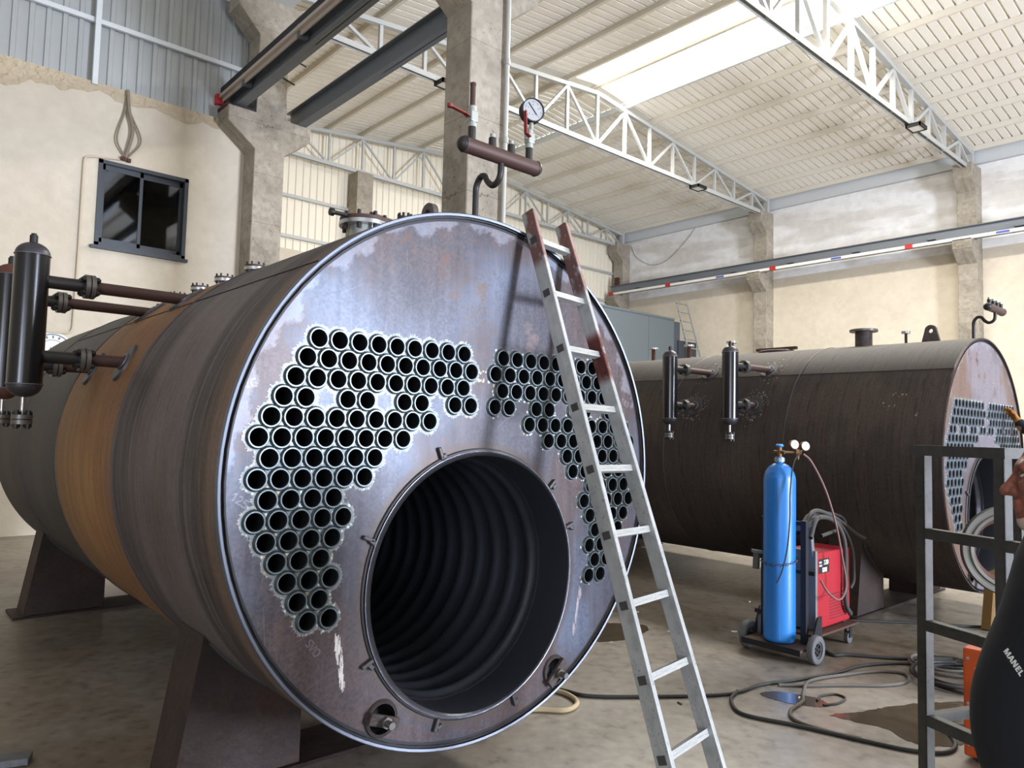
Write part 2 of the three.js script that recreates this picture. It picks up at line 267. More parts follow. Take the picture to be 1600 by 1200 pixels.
// trusses
function truss(z, label, w = 0.07) {
  const t = thing('roof_truss', label, 'truss', [BAY_C, 0, z], 0);
  const YB = 8.44, nodes = [0, ...OFFS.slice(0, 7), 7.85];
  mesh('bottom_chord', [bar([-7.9, YB + 0.05, 0], [7.9, YB + 0.05, 0], 0.11, 0.014), bar([-7.9, YB, 0.05], [7.9, YB, 0.05], 0.012, 0.1), bar([-7.9, YB, -0.05], [7.9, YB, -0.05], 0.012, 0.1)], M.truss, t);
  for (const s of [-1, 1]) {
    mesh('top_chord', bar([0, roofY(0) - 0.07, 0], [s * 7.9, roofY(7.9) - 0.07, 0], 0.11, 0.09), M.truss, t);
    nodes.forEach((o, i) => {
      const x = s * o, yt = roofY(o) - 0.1;
      if (o > 0 || s > 0) mesh('vertical_strut', bar([x, YB, 0], [x, yt, 0], w, w, [0, 0, 1]), M.truss, t);
      if (i < nodes.length - 1) {
        const xn = s * nodes[i + 1], yn = roofY(nodes[i + 1]) - 0.1;
        mesh('diagonal_strut', i % 2 ? bar([x, yt, 0], [xn, YB, 0], w * 0.85, w * 0.85) : bar([x, YB, 0], [xn, yn, 0], w * 0.85, w * 0.85), M.truss, t);
      }
    });
    mesh('bearing_post', span(s * 7.85 - 0.06, s * 7.85 + 0.06, 8.3, 8.95, -0.07, 0.07), M.truss, t);
  }
  return t;
}
truss(-17.4, 'white lattice truss flat against the far corrugated end wall', 0.055);
truss(-11.62, 'white lattice roof truss crossing behind the pressure gauge');
truss(-6.03, 'nearest white lattice roof truss with bluish lit struts', 0.085);
for (const [x, z, y, l] of [[16.8, -11.5, 8.33, 'dark framed floodlight under the middle truss'], [16.7, -5.9, 8.32, 'dark framed floodlight under the nearest truss'], [8.25, -11.5, 8.33, 'dark framed floodlight half hidden behind the near column']]) {
  const f = thing('floodlight', l, 'lamp', [x, y, z]);
  mesh('housing', [span(-0.2, 0.2, -0.02, 0.05, -0.15, -0.12), span(-0.2, 0.2, -0.02, 0.05, 0.12, 0.15), span(-0.2, -0.17, -0.02, 0.05, -0.15, 0.15), span(0.17, 0.2, -0.02, 0.05, -0.15, 0.15), span(-0.2, 0.2, 0.04, 0.06, -0.15, 0.15)], M.black, f);
  mesh('lens', span(-0.17, 0.17, -0.005, 0.0, -0.12, 0.12), M.white, f);
  mesh('bracket', rod([0, 0.05, 0], [0, 0.12, -0.02], 0.02, 6), M.black, f);
}

// crane runway beams
function iBeam(z0, z1, w = 0.16, h = 0.33) { return [span(-w / 2, w / 2, 0, 0.016, z0, z1), span(-w / 2, w / 2, h - 0.016, h, z0, z1), span(-0.006, 0.006, 0, h, z0, z1)]; }
const b2 = thing('crane_beam', 'dark grey crane runway beam on the inner corbels of the column line', 'beam', [5.24, 6.58, 0]);
mesh('girder', iBeam(-11.85, Z_FRONT - 0.2), M.craneSteel, b2); mesh('crane_rail', span(-0.025, 0.025, 0.33, 0.37, -11.8, Z_FRONT - 0.2), M.craneSteel, b2);
const b1 = thing('crane_beam', 'dark grey crane runway beam with conductor bars and red end stop near the window', 'beam', [4.22, 6.62, 0]);
mesh('girder', iBeam(-11.9, Z_FRONT - 0.2), M.craneSteel, b1);
mesh('conductor_bar', [span(-0.2, -0.1, 0.2, 0.25, -11.95, Z_FRONT - 0.2), span(-0.15, -0.13, 0.14, 0.2, -11.95, Z_FRONT - 0.2)], std(0xb7aba0, 0.5, 0.1), b1, 'pale insulated conductor bars');
mesh('cable_tray', span(-0.16, -0.06, 0.3, 0.4, -12.0, Z_FRONT - 0.2), M.black, b1);
mesh('end_stop', span(-0.24, -0.1, 0.1, 0.26, -11.98, -11.85), M.red, b1, 'red plastic end stop');
for (let z = -11; z < -3; z += 1.9) mesh('hanger', span(-0.17, -0.03, 0.12, 0.3, z, z + 0.06), M.craneSteel, b1);
mesh('packing_plate', span(-0.22, 0.12, -0.045, 0.0, -11.85, -11.45), M.brownSteel, b1);
const b3 = thing('crane_beam', 'long grey crane runway beam with white conductor bar along the side wall', 'beam', [20.24, 6.58, 0]);
mesh('girder', iBeam(-17.55, Z_FRONT - 0.2), M.craneSteel, b3);
mesh('conductor_bar', span(-0.17, -0.1, -0.02, 0.055, -17.5, Z_FRONT - 0.2), M.white, b3, 'white insulated conductor bar');
for (const z of [-17.4, -14.9, -11.1, -7.3, -3.6]) mesh('red_joint', span(-0.19, -0.09, -0.035, 0.08, z - 0.09, z + 0.09), M.red, b3, 'red joint cover');
for (const z of [-12.9, -9.2, -5.2]) mesh('blue_marker', span(-0.18, -0.1, -0.01, 0.04, z - 0.14, z + 0.14), M.blueTag, b3, 'blue marker tag');
for (let z = -16.4; z < 0; z += 1.9) mesh('hanger', [span(-0.13, -0.115, -0.03, 0.14, z, z + 0.025), span(-0.13, -0.01, 0.11, 0.125, z, z + 0.2)], M.craneSteel, b3);
mesh('end_stop', span(-0.06, 0.06, 0.33, 0.62, -17.35, -17.2), M.brownSteel, b3);

// cable hung on the side wall, wall cable loop and conduits by the window
tag(mesh('wall_cable', tube([[20.88, 8.5, -17.2], [20.87, 8.0, -16.9], [20.87, 7.62, -16.2], [20.87, 7.72, -15.5], [20.87, 8.3, -14.7], [20.87, 8.62, -14.4]], 0.008, 60, 5), std(0x8b8478, 0.8)), 'thin sagging cable looped high on the side wall', 'cable');
const loop = thing('cable_bundle', 'taped cable bundle hanging in a loop above the window', 'cable', [2.7, 5.45, Z_LEFT + 0.05]);
mesh('cables', [tube([[-0.03, 1.02, 0], [0.0, 0.7, 0.03], [0.06, 0.4, 0.03], [-0.01, 0, 0]], 0.024, 30, 7), tube([[-0.03, 1.02, 0], [-0.05, 0.7, 0.0], [-0.14, 0.25, 0.02], [-0.01, 0, 0]], 0.013, 30, 6), tube([[-0.03, 1.02, 0], [0.02, 0.7, 0.0], [0.18, 0.3, 0.02], [0.02, 0, 0]], 0.013, 30, 6)], std(0x857a6b, 0.8), loop);
mesh('clamp', [box(0.06, 0.05, 0.05, [-0.04, -0.02, 0]), box(0.05, 0.05, 0.05, [0.04, -0.03, 0])], M.brownSteel, loop);
tag(mesh('wall_conduit', tube([[2.66, 5.42, Z_LEFT + 0.02], [2.3, 5.37, Z_LEFT + 0.02], [2.2, 5.34, Z_LEFT + 0.02], [2.17, 5.25, Z_LEFT + 0.02], [2.17, 3.95, Z_LEFT + 0.02], [2.16, 2.9, Z_LEFT + 0.02], [2.13, 2.8, Z_LEFT + 0.02], [2.0, 2.78, Z_LEFT + 0.02], [1.2, 2.78, Z_LEFT + 0.02]], 0.018, 120, 6, false, 0.2), std(0xc9bba6, 0.7)), 'painted conduit running down the wall beside the window', 'conduit');
const signTex = canvasTex(256, 256, (g) => { g.fillStyle = '#e9e7e2'; g.fillRect(0, 0, 256, 256); g.strokeStyle = '#5a6a72'; g.lineWidth = 7; g.beginPath(); g.arc(128, 128, 112, 0, 7); g.stroke(); g.lineWidth = 3; g.beginPath(); g.arc(128, 128, 74, 0, 7); g.stroke(); g.fillStyle = '#5a6a72'; for (let i = 0; i < 16; i++) { g.save(); g.translate(128, 128); g.rotate(i / 16 * 6.283); g.fillRect(-5, -104, 10, 18); g.restore(); } g.fillRect(96, 116, 64, 8); g.fillRect(106, 134, 44, 8); });
const signG = new THREE.CylinderGeometry(0.26, 0.26, 0.02, 40); signG.rotateX(Math.PI / 2);
const sign = thing('round_sign', 'round white sign on the cream wall behind the boiler', 'sign', [1.93, 2.52, Z_LEFT + 0.012]);
mesh('plate', signG, [M.white, std(0xffffff, 0.6, 0, { map: signTex }), M.white], sign);

// grey cabin in the far corner and the ladder leaning on it
const cabin = thing('grey_cabin', 'flat grey clad cabin standing in the far corner', 'cabin', [14.6, 0, -15.4]);
mesh('panel_wall', [span(-3.7, 4.0, 0, 5.1, 1.74, 1.8), span(4.0, 4.06, 0, 5.1, -2, 1.8), span(-3.76, -3.7, 0, 5.1, -2, 1.8)], M.cabin, cabin);
mesh('flat_roof', span(-3.76, 4.06, 5.1, 5.16, -2, 1.82), M.cabin, cabin);
for (const x of [-3.2, -1.2, 0.8, 2.8]) mesh('panel_joint', span(x, x + 0.02, 0, 5.1, 1.8, 1.805), std(0x535c61, 0.6, 0.1), cabin);
mesh('corner_trim', span(4.06, 4.5, 0, 5.1, 1.5, 1.7), std(0x464e55, 0.6, 0.1), cabin);
mesh('side_hatch', span(4.38 - 0.02, 4.46 + 0.84, 2.2, 4.52, 1.72, 1.76), std(0x3b4148, 0.5, 0.2), cabin, 'dark hatch beside the corner');
// ---------------------------------------------------------------- steel
const R = 1.15, YC = 1.381, LEN = 5.5, COURSE = LEN / 4;
const shellTex = (lo, hi, brown, k, seed, bands = []) => {      // x runs along one ring: bands are [from, to, strength, colour], in metres behind the ring's front edge
  const big = noiseTile(1024, 3, 2, 6, seed);
  return dataTex(1024, (i, x, y) => {
    let c = mixc(lo, hi, smooth(big[i], 0.2, 0.8));
    c = mixc(c, brown, k * smooth(nStreak2[i], 0.45, 0.85));
    const back = ((x < 502 ? 0.491 : 1.491) - x / 1024) * 1.4; for (const [a, b, q, col] of bands) c = mixc(c, col, q * smooth(back, a - 0.05, a + 0.05) * (1 - smooth(back, b - 0.06, b + 0.06)) * smooth(nStreak[i] * 0.6 + nStreak2[i] * 0.3 + big[i] * 0.3, 0.4, 0.75));
    const s = (nStreak[i] - 0.5) * 8 - 14 * smooth(nStreak2[(i * 3) % nStreak2.length], 0.72, 0.9), f = (nFine[i] - 0.5) * 10;
    return [c[0] + s + f, c[1] + s + f, c[2] + s + f];
  }, true, 1.4);
};
const streakBump = grey(1024, nStreak, 0, 255, 1.4);
const steel = (tex, rough = 0.58, metal = 0.2) => std(0xffffff, rough, metal, { map: tex, bumpMap: streakBump, bumpScale: 0.00025 });
const S = {
  grey1: steel(shellTex([84, 75, 72], [102, 93, 90], [94, 75, 63], 0.25, 501, [[-0.1, 0.22, 0.6, [116, 80, 50]], [0.12, 0.42, 0.85, [58, 52, 52]], [1.02, 1.4, 0.9, [56, 50, 52]]])),
  rust: steel(shellTex([130, 90, 52], [150, 108, 64], [106, 80, 62], 0.35, 502, [[-0.1, 0.12, 0.9, [86, 68, 66]], [0.1, 0.4, 0.6, [112, 76, 46]], [0.8, 1.4, 0.5, [104, 80, 56]]]), 0.68, 0.1),
  grey2: steel(shellTex([50, 48, 46], [64, 61, 58], [64, 56, 50], 0.2, 503)),
  dark1: steel(shellTex([56, 50, 46], [74, 65, 58], [76, 58, 48], 0.35, 504), 0.72, 0.15),
  dark2: steel(shellTex([55, 49, 45], [70, 62, 56], [74, 57, 47], 0.35, 505), 0.72, 0.15),
};
const millTex = dataTex(1024, (i) => { let c = mixc([62, 57, 58], [98, 90, 88], nA[i]); c = mixc(c, [92, 62, 46], 0.5 * smooth(nB[i], 0.5, 0.8)); const g = (nFine[i] - 0.5) * 16; return [c[0] + g, c[1] + g, c[2] + g]; }, true, 1.2);
S.mill = std(0xffffff, 0.55, 0.3, { map: millTex, bumpMap: grey(1024, nC, 0, 255, 1.2), bumpScale: 0.002 });
S.saddle = std(0xa68c80, 0.65, 0.15, { map: millTex, bumpMap: grey(1024, nC, 0, 255, 1.2), bumpScale: 0.002 });
S.pipeBrown = std(0x4a3530, 0.55, 0.25); S.pipeDark = std(0x33302f, 0.45, 0.4); S.flange = std(0x6e6a66, 0.42, 0.6); S.bright = std(0xb9bcc0, 0.3, 0.85);
S.bolt = std(0x2c2b2b, 0.45, 0.5); S.weld = std(0x6b6c74, 0.4, 0.7); S.weldDark = std(0x4d4a4c, 0.5, 0.5);
S.vessel = phys(0x1d1e22, 0.26, 0.55, { clearcoat: 0.5, clearcoatRoughness: 0.2 }); S.vesselWorn = phys(0x474448, 0.42, 0.5);
S.tubeEnd = std(0x5d6568, 0.38, 0.75); S.tubeWeld = std(0x6f787c, 0.42, 0.7); S.tubeEndB2 = std(0x9aa4ae, 0.4, 0.7);
S.furnace = std(0x55575f, 0.3, 0.75, { bumpMap: grey(1024, nC, 0, 255, 1), bumpScale: 0.002 });
S.valve = std(0xa3a7a2, 0.4, 0.5); S.lever = std(0x7e2426, 0.5, 0.1); S.rustPart = std(0x5b3a2c, 0.8, 0.1);

// tube layout: rows from the top, indices counted outwards from the centre line
const PITCH = 0.0857, ROWH = 0.0743, ROW0 = 0.525;
const ROWS = [[1, 0, 8], [0, 0, 9], [1, 0, 9], [0, [0, 1, 3, 4, 6, 7, 9, 10]], [1, 2, 10], [0, 4, 11], [1, 5, 10], [0, 6, 11], [1, 7, 10], [0, 7, 11], [1, 7, 10], [0, 8, 10], [1, 7, 9], [0, 8, 9], [1, 7, 8]];
const TUBES = [];
ROWS.forEach(([odd, a, b], r) => { const ks = Array.isArray(a) ? a : Array.from({ length: b - a + 1 }, (_, i) => a + i); for (const k of ks) for (const s of [-1, 1]) TUBES.push([s * ((odd ? 0.1125 : 0.0695) + k * PITCH), ROW0 - r * ROWH]); });
const FURN = [0.004, -0.463, 0.548], HAND = [[-0.465, -0.94], [0.49, -0.94]];

// end plate print: mill scale, ground bright patches round the tubes, rust, scratches and chalk, drawn in plate coordinates
const PX = 2048, EXT = 1.16;
function plateTex(lo, hi, brown, bright, seedBase) {
  const n1 = noiseTile(1024, 3, 3, 7, seedBase), n2 = noiseTile(1024, 5, 4, 6, seedBase + 9), n3 = noiseTile(1024, 90, 6, 3, seedBase + 20);
  return canvasTex(PX, PX, (g) => {
    const im = g.createImageData(PX, PX), d = im.data;
    for (let y = 0; y < PX; y++) for (let x = 0; x < PX; x++) {
      const i = (y >> 1) * 1024 + (x >> 1), j = (y & 1023) * 1024 + (x & 1023), k = (y * PX + x) * 4;
      const ru = (x / PX - 0.5) * 2, rv = (y / PX - 0.5) * 2, edge = smooth(Math.hypot(ru, rv) + 0.12 * (n1[i] - 0.5), 0.62, 0.95); let c = mixc(lo, hi, smooth(n1[i], 0.25, 0.75)); c = mixc(c, brown, 0.85 * smooth(n2[i] + 0.2 * edge + 0.25 * (nFine[j] - 0.5), 0.5, 0.8));
      const f = (nFine[j] - 0.5) * 18 + (n3[i] - 0.5) * 12;
      d[k] = c[0] + f; d[k + 1] = c[1] + f; d[k + 2] = c[2] + f; d[k + 3] = 255;
    }
    g.putImageData(im, 0, 0);
    const X = (u) => (u + EXT) / (2 * EXT) * PX, Y = (v) => PX - (v + EXT) / (2 * EXT) * PX, Sx = (m) => m / (2 * EXT) * PX;
    const blob = (u, v, r, col, jag, n = 40) => { g.fillStyle = col; g.beginPath(); for (let i = 0; i < n; i++) { const a = i / n * 6.2832, q = r * (1 + rr(-jag, jag)); g.lineTo(X(u + q * Math.cos(a)), Y(v + q * Math.sin(a))); } g.fill(); };
    const stroke = (pts, w, col) => { g.strokeStyle = col; g.lineWidth = w; g.beginPath(); pts.forEach(([u, v], i) => (i ? g.lineTo(X(u), Y(v)) : g.moveTo(X(u), Y(v)))); g.stroke(); };
    // ground band along the upper rim
    for (let a = 18; a < 178; a += 0.35) { const w = 0.05 + 0.022 * Math.sin(a * 0.31) + 0.018 * Math.sin(a * 0.83) + rr(-0.012, 0.012), t = a * D2R; stroke([[1.14 * Math.cos(t), 1.14 * Math.sin(t)], [(1.14 - w) * Math.cos(t), (1.14 - w) * Math.sin(t)]], 15, `rgba(168,176,196,${0.16 * bright})`); }
    // heat tint round the furnace mouth
    for (let i = 0; i < 9; i++) { g.strokeStyle = 'rgba(70,52,42,0.11)'; g.lineWidth = Sx(0.012 + i * 0.009); g.beginPath(); g.arc(X(FURN[0]), Y(FURN[1]), Sx(0.575), 0, 7); g.stroke(); }
    // rust and oil marks
    for (const [u, v, r, col] of [[-0.42, 0.98, 0.03, 'rgba(84,58,48,.4)'], [-0.38, 0.93, 0.02, 'rgba(88,60,48,.4)'], [-0.22, 0.93, 0.05, 'rgba(84,58,52,.4)'], [-0.9, -0.52, 0.028, 'rgba(88,68,62,.5)'], [-0.9, -0.56, 0.035, 'rgba(86,66,60,.45)'], [0.28, -1.07, 0.03, 'rgba(84,66,54,.5)'], [-0.16, 0.79, 0.035, 'rgba(92,62,46,.5)'], [0.0, 0.8, 0.05, 'rgba(98,72,58,.4)'], [0.3, 0.65, 0.06, 'rgba(104,84,84,.5)'], [0.94, 0.2, 0.09, 'rgba(84,62,60,.45)'], [0.85, 0.5, 0.06, 'rgba(84,62,60,.4)']]) { for (let q = 0; q < 9; q++) { const a = rr(0, 6.283), w = r * rr(0, 0.9); blob(u + w * Math.cos(a), v + 1.3 * w * Math.sin(a), r * rr(0.15, 0.45), col, 0.45, 22); } }
    for (let i = 0; i < 110; i++) blob(rr(-0.5, 0.5), rr(0.55, 0.8), rr(0.001, 0.004), 'rgba(52,44,44,.6)', 0.3, 8);
    for (let i = 0; i < 26; i++) { let u = rr(-0.35, 0.7), v = rr(0.6, 0.95); const pts = []; for (let k = 0; k < 9; k++) { pts.push([u, v]); u += rr(-0.012, 0.02); v += rr(-0.016, 0.014); } stroke(pts, 2, 'rgba(70,50,44,.45)'); }
    for (let i = 0; i < 420; i++) { const u = rr(-1.1, 1.1), v = rr(-1.1, 1.1), a = rr(-0.25, 0.25) + (rnd() < 0.7 ? 1.571 : 0.6), l = rr(0.02, 0.16); stroke([[u, v], [u + l * Math.cos(a), v + l * Math.sin(a)]], rr(0.6, 1.6), `rgba(${rnd() < 0.7 ? '205,208,220' : '58,52,56'},${rr(0.08, 0.3)})`); }
    // ground and spattered steel round the tubes
    for (const [u, v] of TUBES) if (u < 0) { blob(u, v, 0.054, `rgba(150,152,146,${0.75 * bright})`, 0.08, 70); for (let i = 0; i < 26; i++) { const a = rr(0, 6.283); stroke([[u + 0.052 * Math.cos(a), v + 0.052 * Math.sin(a)], [u + rr(0.054, 0.064) * Math.cos(a), v + rr(0.054, 0.064) * Math.sin(a)]], rr(1.5, 3.5), `rgba(206,202,184,${0.5 * bright})`); } }
    for (const [u, v] of TUBES) blob(u, v, 0.05, u < 0 ? 'rgba(104,114,117,.9)' : 'rgba(84,88,92,.85)', 0.06, 50);
    for (const [u, v] of TUBES) for (let i = 0; i < 7; i++) { const a = rr(0, 6.283); blob(u + 0.05 * Math.cos(a), v + 0.05 * Math.sin(a), rr(0.002, 0.006), rnd() < 0.75 ? 'rgba(216,226,224,.8)' : 'rgba(186,158,98,.7)', 0.4, 9); }
    // chisel and chalk marks
    const ragged = (a, b, w, col, n) => { for (let i = 0; i < n; i++) { const t = rnd(), u = lerp(a[0], b[0], t) + rr(-w, w) * (1 - 0.5 * t), v = lerp(a[1], b[1], t); stroke([[u, v], [u + rr(-0.004, 0.004), v - rr(0.02, 0.05)]], rr(2, 5), col); } };
    ragged([-0.674, -0.575], [-0.637, -0.77], 0.016, `rgba(226,222,216,${0.8 * bright})`, 70); ragged([0.668, -0.55], [0.632, -0.7], 0.009, 'rgba(168,158,158,.6)', 40); ragged([0.63, -0.73], [0.62, -0.76], 0.012, 'rgba(160,150,148,.5)', 20);
    for (const [u, v] of [[-0.08, 0.45], [-0.04, 0.44]]) for (let i = 0; i < 22; i++) blob(u + rr(-0.02, 0.05), v + rr(-0.03, 0.03), rr(0.002, 0.006), 'rgba(220,200,150,.6)', 0.4, 9);
    g.strokeStyle = 'rgba(170,168,180,.45)'; g.lineWidth = 1.8; g.font = '36px sans-serif';
    for (const [t, u, v, a] of [['SVO', -0.8, -0.6, 0.9], ['SIC', -1.08, 0.32, -0.2], ['125', -1.1, -0.06, 0.6], ['OGO', 0.99, 0.07, 1.25], ['183', 0.95, 0.36, 0.4]]) { g.save(); g.translate(X(u), Y(v)); g.rotate(a); g.strokeText(t, 0, 0); g.restore(); }
  });
}
const plateM1 = std(0xffffff, 0.42, 0.22, { map: plateTex([60, 58, 68], [88, 96, 114], [72, 56, 55], 1, 601), bumpMap: grey(1024, nC, 0, 255, 2.3), bumpScale: 0.0008 });
const plateM2 = std(0xffffff, 0.5, 0.4, { map: plateTex([92, 84, 90], [122, 116, 124], [108, 84, 72], 0.6, 651) });

function furnaceProfile() {
  const p = [[FURN[2] + 0.022, 0.018], [FURN[2], 0.02], [FURN[2], -0.18]];
  for (let z = 0.18; z < 4.9; z += 0.137 / 12) { const a = (z - 0.242) / 0.137 * 2 * Math.PI; p.push([FURN[2] - 0.004 - 0.02 * (0.5 + 0.5 * Math.cos(a)) ** 1.6 * smooth(z, 0.18, 0.24), -z]); }
  p.push([0, -4.9]); return p;
}
const furnaceG = lathe(furnaceProfile(), 72, [0, 0, 0], [0, 0, 1]);
const tubeG = [[20, 0.0445, 0.0335], [14, 0.042, 0.0355]].map(([seg, ro, ri]) => merge([hlathe([[ro, 0.0005], [0.039, 0.009]], seg, [0, 0, 0], [0, 0, 1]), hlathe([[0.039, 0.009], [0.0385, 0.013], [ri, 0.013], [ri - 0.001, 0.004]], seg, [0, 0, 0], [0, 0, 1])]));
const boreG = [[20, 0.0325], [14, 0.0345]].map(([seg, r]) => lathe([[r, 0.004], [r, -0.45], [0, -0.451]], seg, [0, 0, 0], [0, 0, 1]));
function plateShape(seg) { const holes = [circlePts(FURN[0], FURN[1], FURN[2] + 0.004, 72), ...HAND.map(([x, y]) => circlePts(x, y, 0.058, 24)), ...TUBES.map(([x, y]) => circlePts(x, y, 0.0375, seg))]; return extrude(circlePts(0, 0, 1.122, 128), 0.022, holes); }
const plateG = plateShape(12); plateG.translate(0, 0, -0.022);
{ const p = plateG.attributes.position, uv = plateG.attributes.uv; for (let i = 0; i < p.count; i++) uv.setXY(i, (p.getX(i) + EXT) / (2 * EXT), (p.getY(i) + EXT) / (2 * EXT)); }
function courseG(len, seg = 128) {      // tube wall with uv in metres: u along the boiler, v round it
  const g = merge([new THREE.CylinderGeometry(R, R, len, seg, 1, true)]);
  const inner = new THREE.CylinderGeometry(R - 0.024, R - 0.024, len, 64, 1, true);
  const p = g.attributes.position, uv = g.attributes.uv; for (let i = 0; i < p.count; i++) { const onWall = i < p.count && Math.hypot(p.getX(i), p.getZ(i)) > R - 1e-3; uv.setXY(i, p.getY(i), onWall ? uv.getX(i) * 2 * Math.PI * R : 0.3); }
  const o = merge([g, inner]); o.rotateX(Math.PI / 2); return o;
}
const courseGeo = courseG(COURSE);
function flangeG(r, t, rIn = 0) { return hlathe(rIn ? [[rIn, t / 2], [r, t / 2], [r, -t / 2], [rIn, -t / 2], [rIn, t / 2]] : [[0, t / 2], [r, t / 2], [r, -t / 2], [0, -t / 2]], 28); }
function orient(g, axis, at) { g.applyQuaternion(new THREE.Quaternion().setFromUnitVectors(V(0, 1, 0), vec(axis).normalize())); g.translate(...at); return g; }
function boltedFlange(parent, at, axis, r, n = 4, m = S.flange, gap = 0.004) {
  const ax = vec(axis).normalize(), q = new THREE.Quaternion().setFromUnitVectors(V(0, 1, 0), ax), A = vec(at);
  for (const s of [-1, 1]) { const p = A.clone().addScaledVector(ax, s * (0.011 + gap / 2)); mesh('flange', orient(flangeG(r, 0.02), axis, p.toArray()), m, parent); }
  mesh('gasket', orient(flangeG(r * 0.93, gap + 0.001), axis, at), S.bolt, parent);
  for (let i = 0; i < n; i++) { const a = (i + 0.5) / n * 2 * Math.PI, o = V(r * 0.76 * Math.cos(a), 0, r * 0.76 * Math.sin(a)).applyQuaternion(q).add(A); mesh('bolt', merge([orient(new THREE.CylinderGeometry(0.009, 0.009, 0.09, 6), axis, o.toArray()), orient(new THREE.CylinderGeometry(0.016, 0.016, 0.016, 6), axis, o.clone().addScaledVector(ax, 0.03).toArray()), orient(new THREE.CylinderGeometry(0.016, 0.016, 0.016, 6), axis, o.clone().addScaledVector(ax, -0.03).toArray())]), S.bolt, parent); }
}
function levelBottle(boiler, z, rusty) {        // black level bottle on two flanged branches at the boiler's side
  const b = part('level_bottle', boiler, [0, YC, z], rusty ? 'black level bottle with rusty ends' : 'black level bottle on flanged pipes');
  const X = -1.475, yb = 0.3, yt = 1.065, r = 0.076;
  const dome = (y0, s) => Array.from({ length: 9 }, (_, i) => { const a = i / 8 * Math.PI / 2; return [r * Math.cos(a), y0 + s * 0.062 * Math.sin(a)]; });
  mesh('vessel', lathe([[r, yb + 0.062], [r, yt - 0.062]], 36, [X, 0, 0]), S.vessel, b);
  mesh('dome', lathe(dome(yt - 0.062, 1), 36, [X, 0, 0]), rusty ? S.rustPart : S.vesselWorn, b); mesh('dome', lathe(dome(yb + 0.062, -1).reverse(), 36, [X, 0, 0]), rusty ? S.rustPart : S.vesselWorn, b);
  for (const y of [yt - 0.064, yb + 0.064]) mesh('weld_seam', torus(r, 0.004, [X, y, 0], [0, 1, 0], 40, 6), S.weld, b);
  mesh('plug', [rod([X, yt - 0.005, 0], [X, yt + 0.035, 0], 0.018, 14), rod([X, yt + 0.035, 0], [X, yt + 0.045, 0], 0.012, 4)], S.bolt, b);
  mesh('drain_pipe', rod([X, yb + 0.01, 0], [X, 0.2, 0], 0.01, 10), S.bright, b);
  boltedFlange(b, [X, 0.192, 0], [0, 1, 0], 0.045, 4, S.flange);
  for (const y of [0.88, 0.505]) {
    const xs = -Math.sqrt(R * R - y * y), fx = y > 0.6 ? -1.222 : -1.226;
    mesh('branch_pipe', rod([X + 0.06, y, 0], [fx - 0.02, y, 0], 0.032, 18), S.pipeDark, b);
    mesh('branch_pipe', rod([fx + 0.02, y, 0], [xs + 0.06, y, 0], 0.031, 18), S.pipeBrown, b);
    boltedFlange(b, [fx, y, 0], [1, 0, 0], 0.062, 4);
    const n = V(xs, y, 0).normalize(), pad = new THREE.CylinderGeometry(0.085, 0.09, 0.014, 28); pad.scale(1.25, 1, 1);
    pad.applyMatrix4(new THREE.Matrix4().makeBasis(V(-n.y, n.x, 0), n, V(0, 0, -1))); pad.translate(n.x * (R + 0.004), n.y * (R + 0.004), 0); mesh('weld_pad', pad, S.weldDark, b);
    mesh('weld_seam', torus(0.042, 0.008, [n.x * (R + 0.012), n.y * (R + 0.012), 0], [n.x, n.y, 0], 24, 6), S.weld, b);
  }
  return b;
}
function spatter(boiler, y0, z0, n, seed) {     // bright ground flecks and weld spatter lying on the shell round a branch
  seedN = seed; const th0 = Math.PI - Math.asin(y0 / R), pos = [], nor = [];
  for (let i = 0; i < n; i++) {
    const a = rr(0, 6.283), d = rr(0.085, 0.15) * (rnd() < 0.2 ? 1.35 : 1), th = th0 + d * Math.sin(a) / R * 1.15, z = z0 + d * Math.cos(a), s = rr(0.002, 0.007), e = rr(0.4, 1), k = rr(0, 3.14), pt = (q) => { const u = s * Math.cos(q) * 1.6, v = s * e * Math.sin(q), uu = u * Math.cos(k) - v * Math.sin(k), vv = u * Math.sin(k) + v * Math.cos(k), t = th + uu / R; return [(R + 0.0015) * Math.cos(t), (R + 0.0015) * Math.sin(t), z + vv]; };
    for (let q = 0; q < 5; q++) { pos.push((R + 0.003) * Math.cos(th), (R + 0.003) * Math.sin(th), z, ...pt(q / 5 * 6.283), ...pt((q + 1) / 5 * 6.283)); for (let w = 0; w < 3; w++) nor.push(Math.cos(th), Math.sin(th), 0); }
  }
  const g = new THREE.BufferGeometry(); g.setAttribute('position', new THREE.Float32BufferAttribute(pos, 3)); g.setAttribute('normal', new THREE.Float32BufferAttribute(nor, 3)); const m = mesh('weld_spatter', place(g, [0, YC, 0]), S.spatter, boiler); m.userData.kind = 'stuff';
}
S.spatter = std(0xa59c94, 0.4, 0.5);
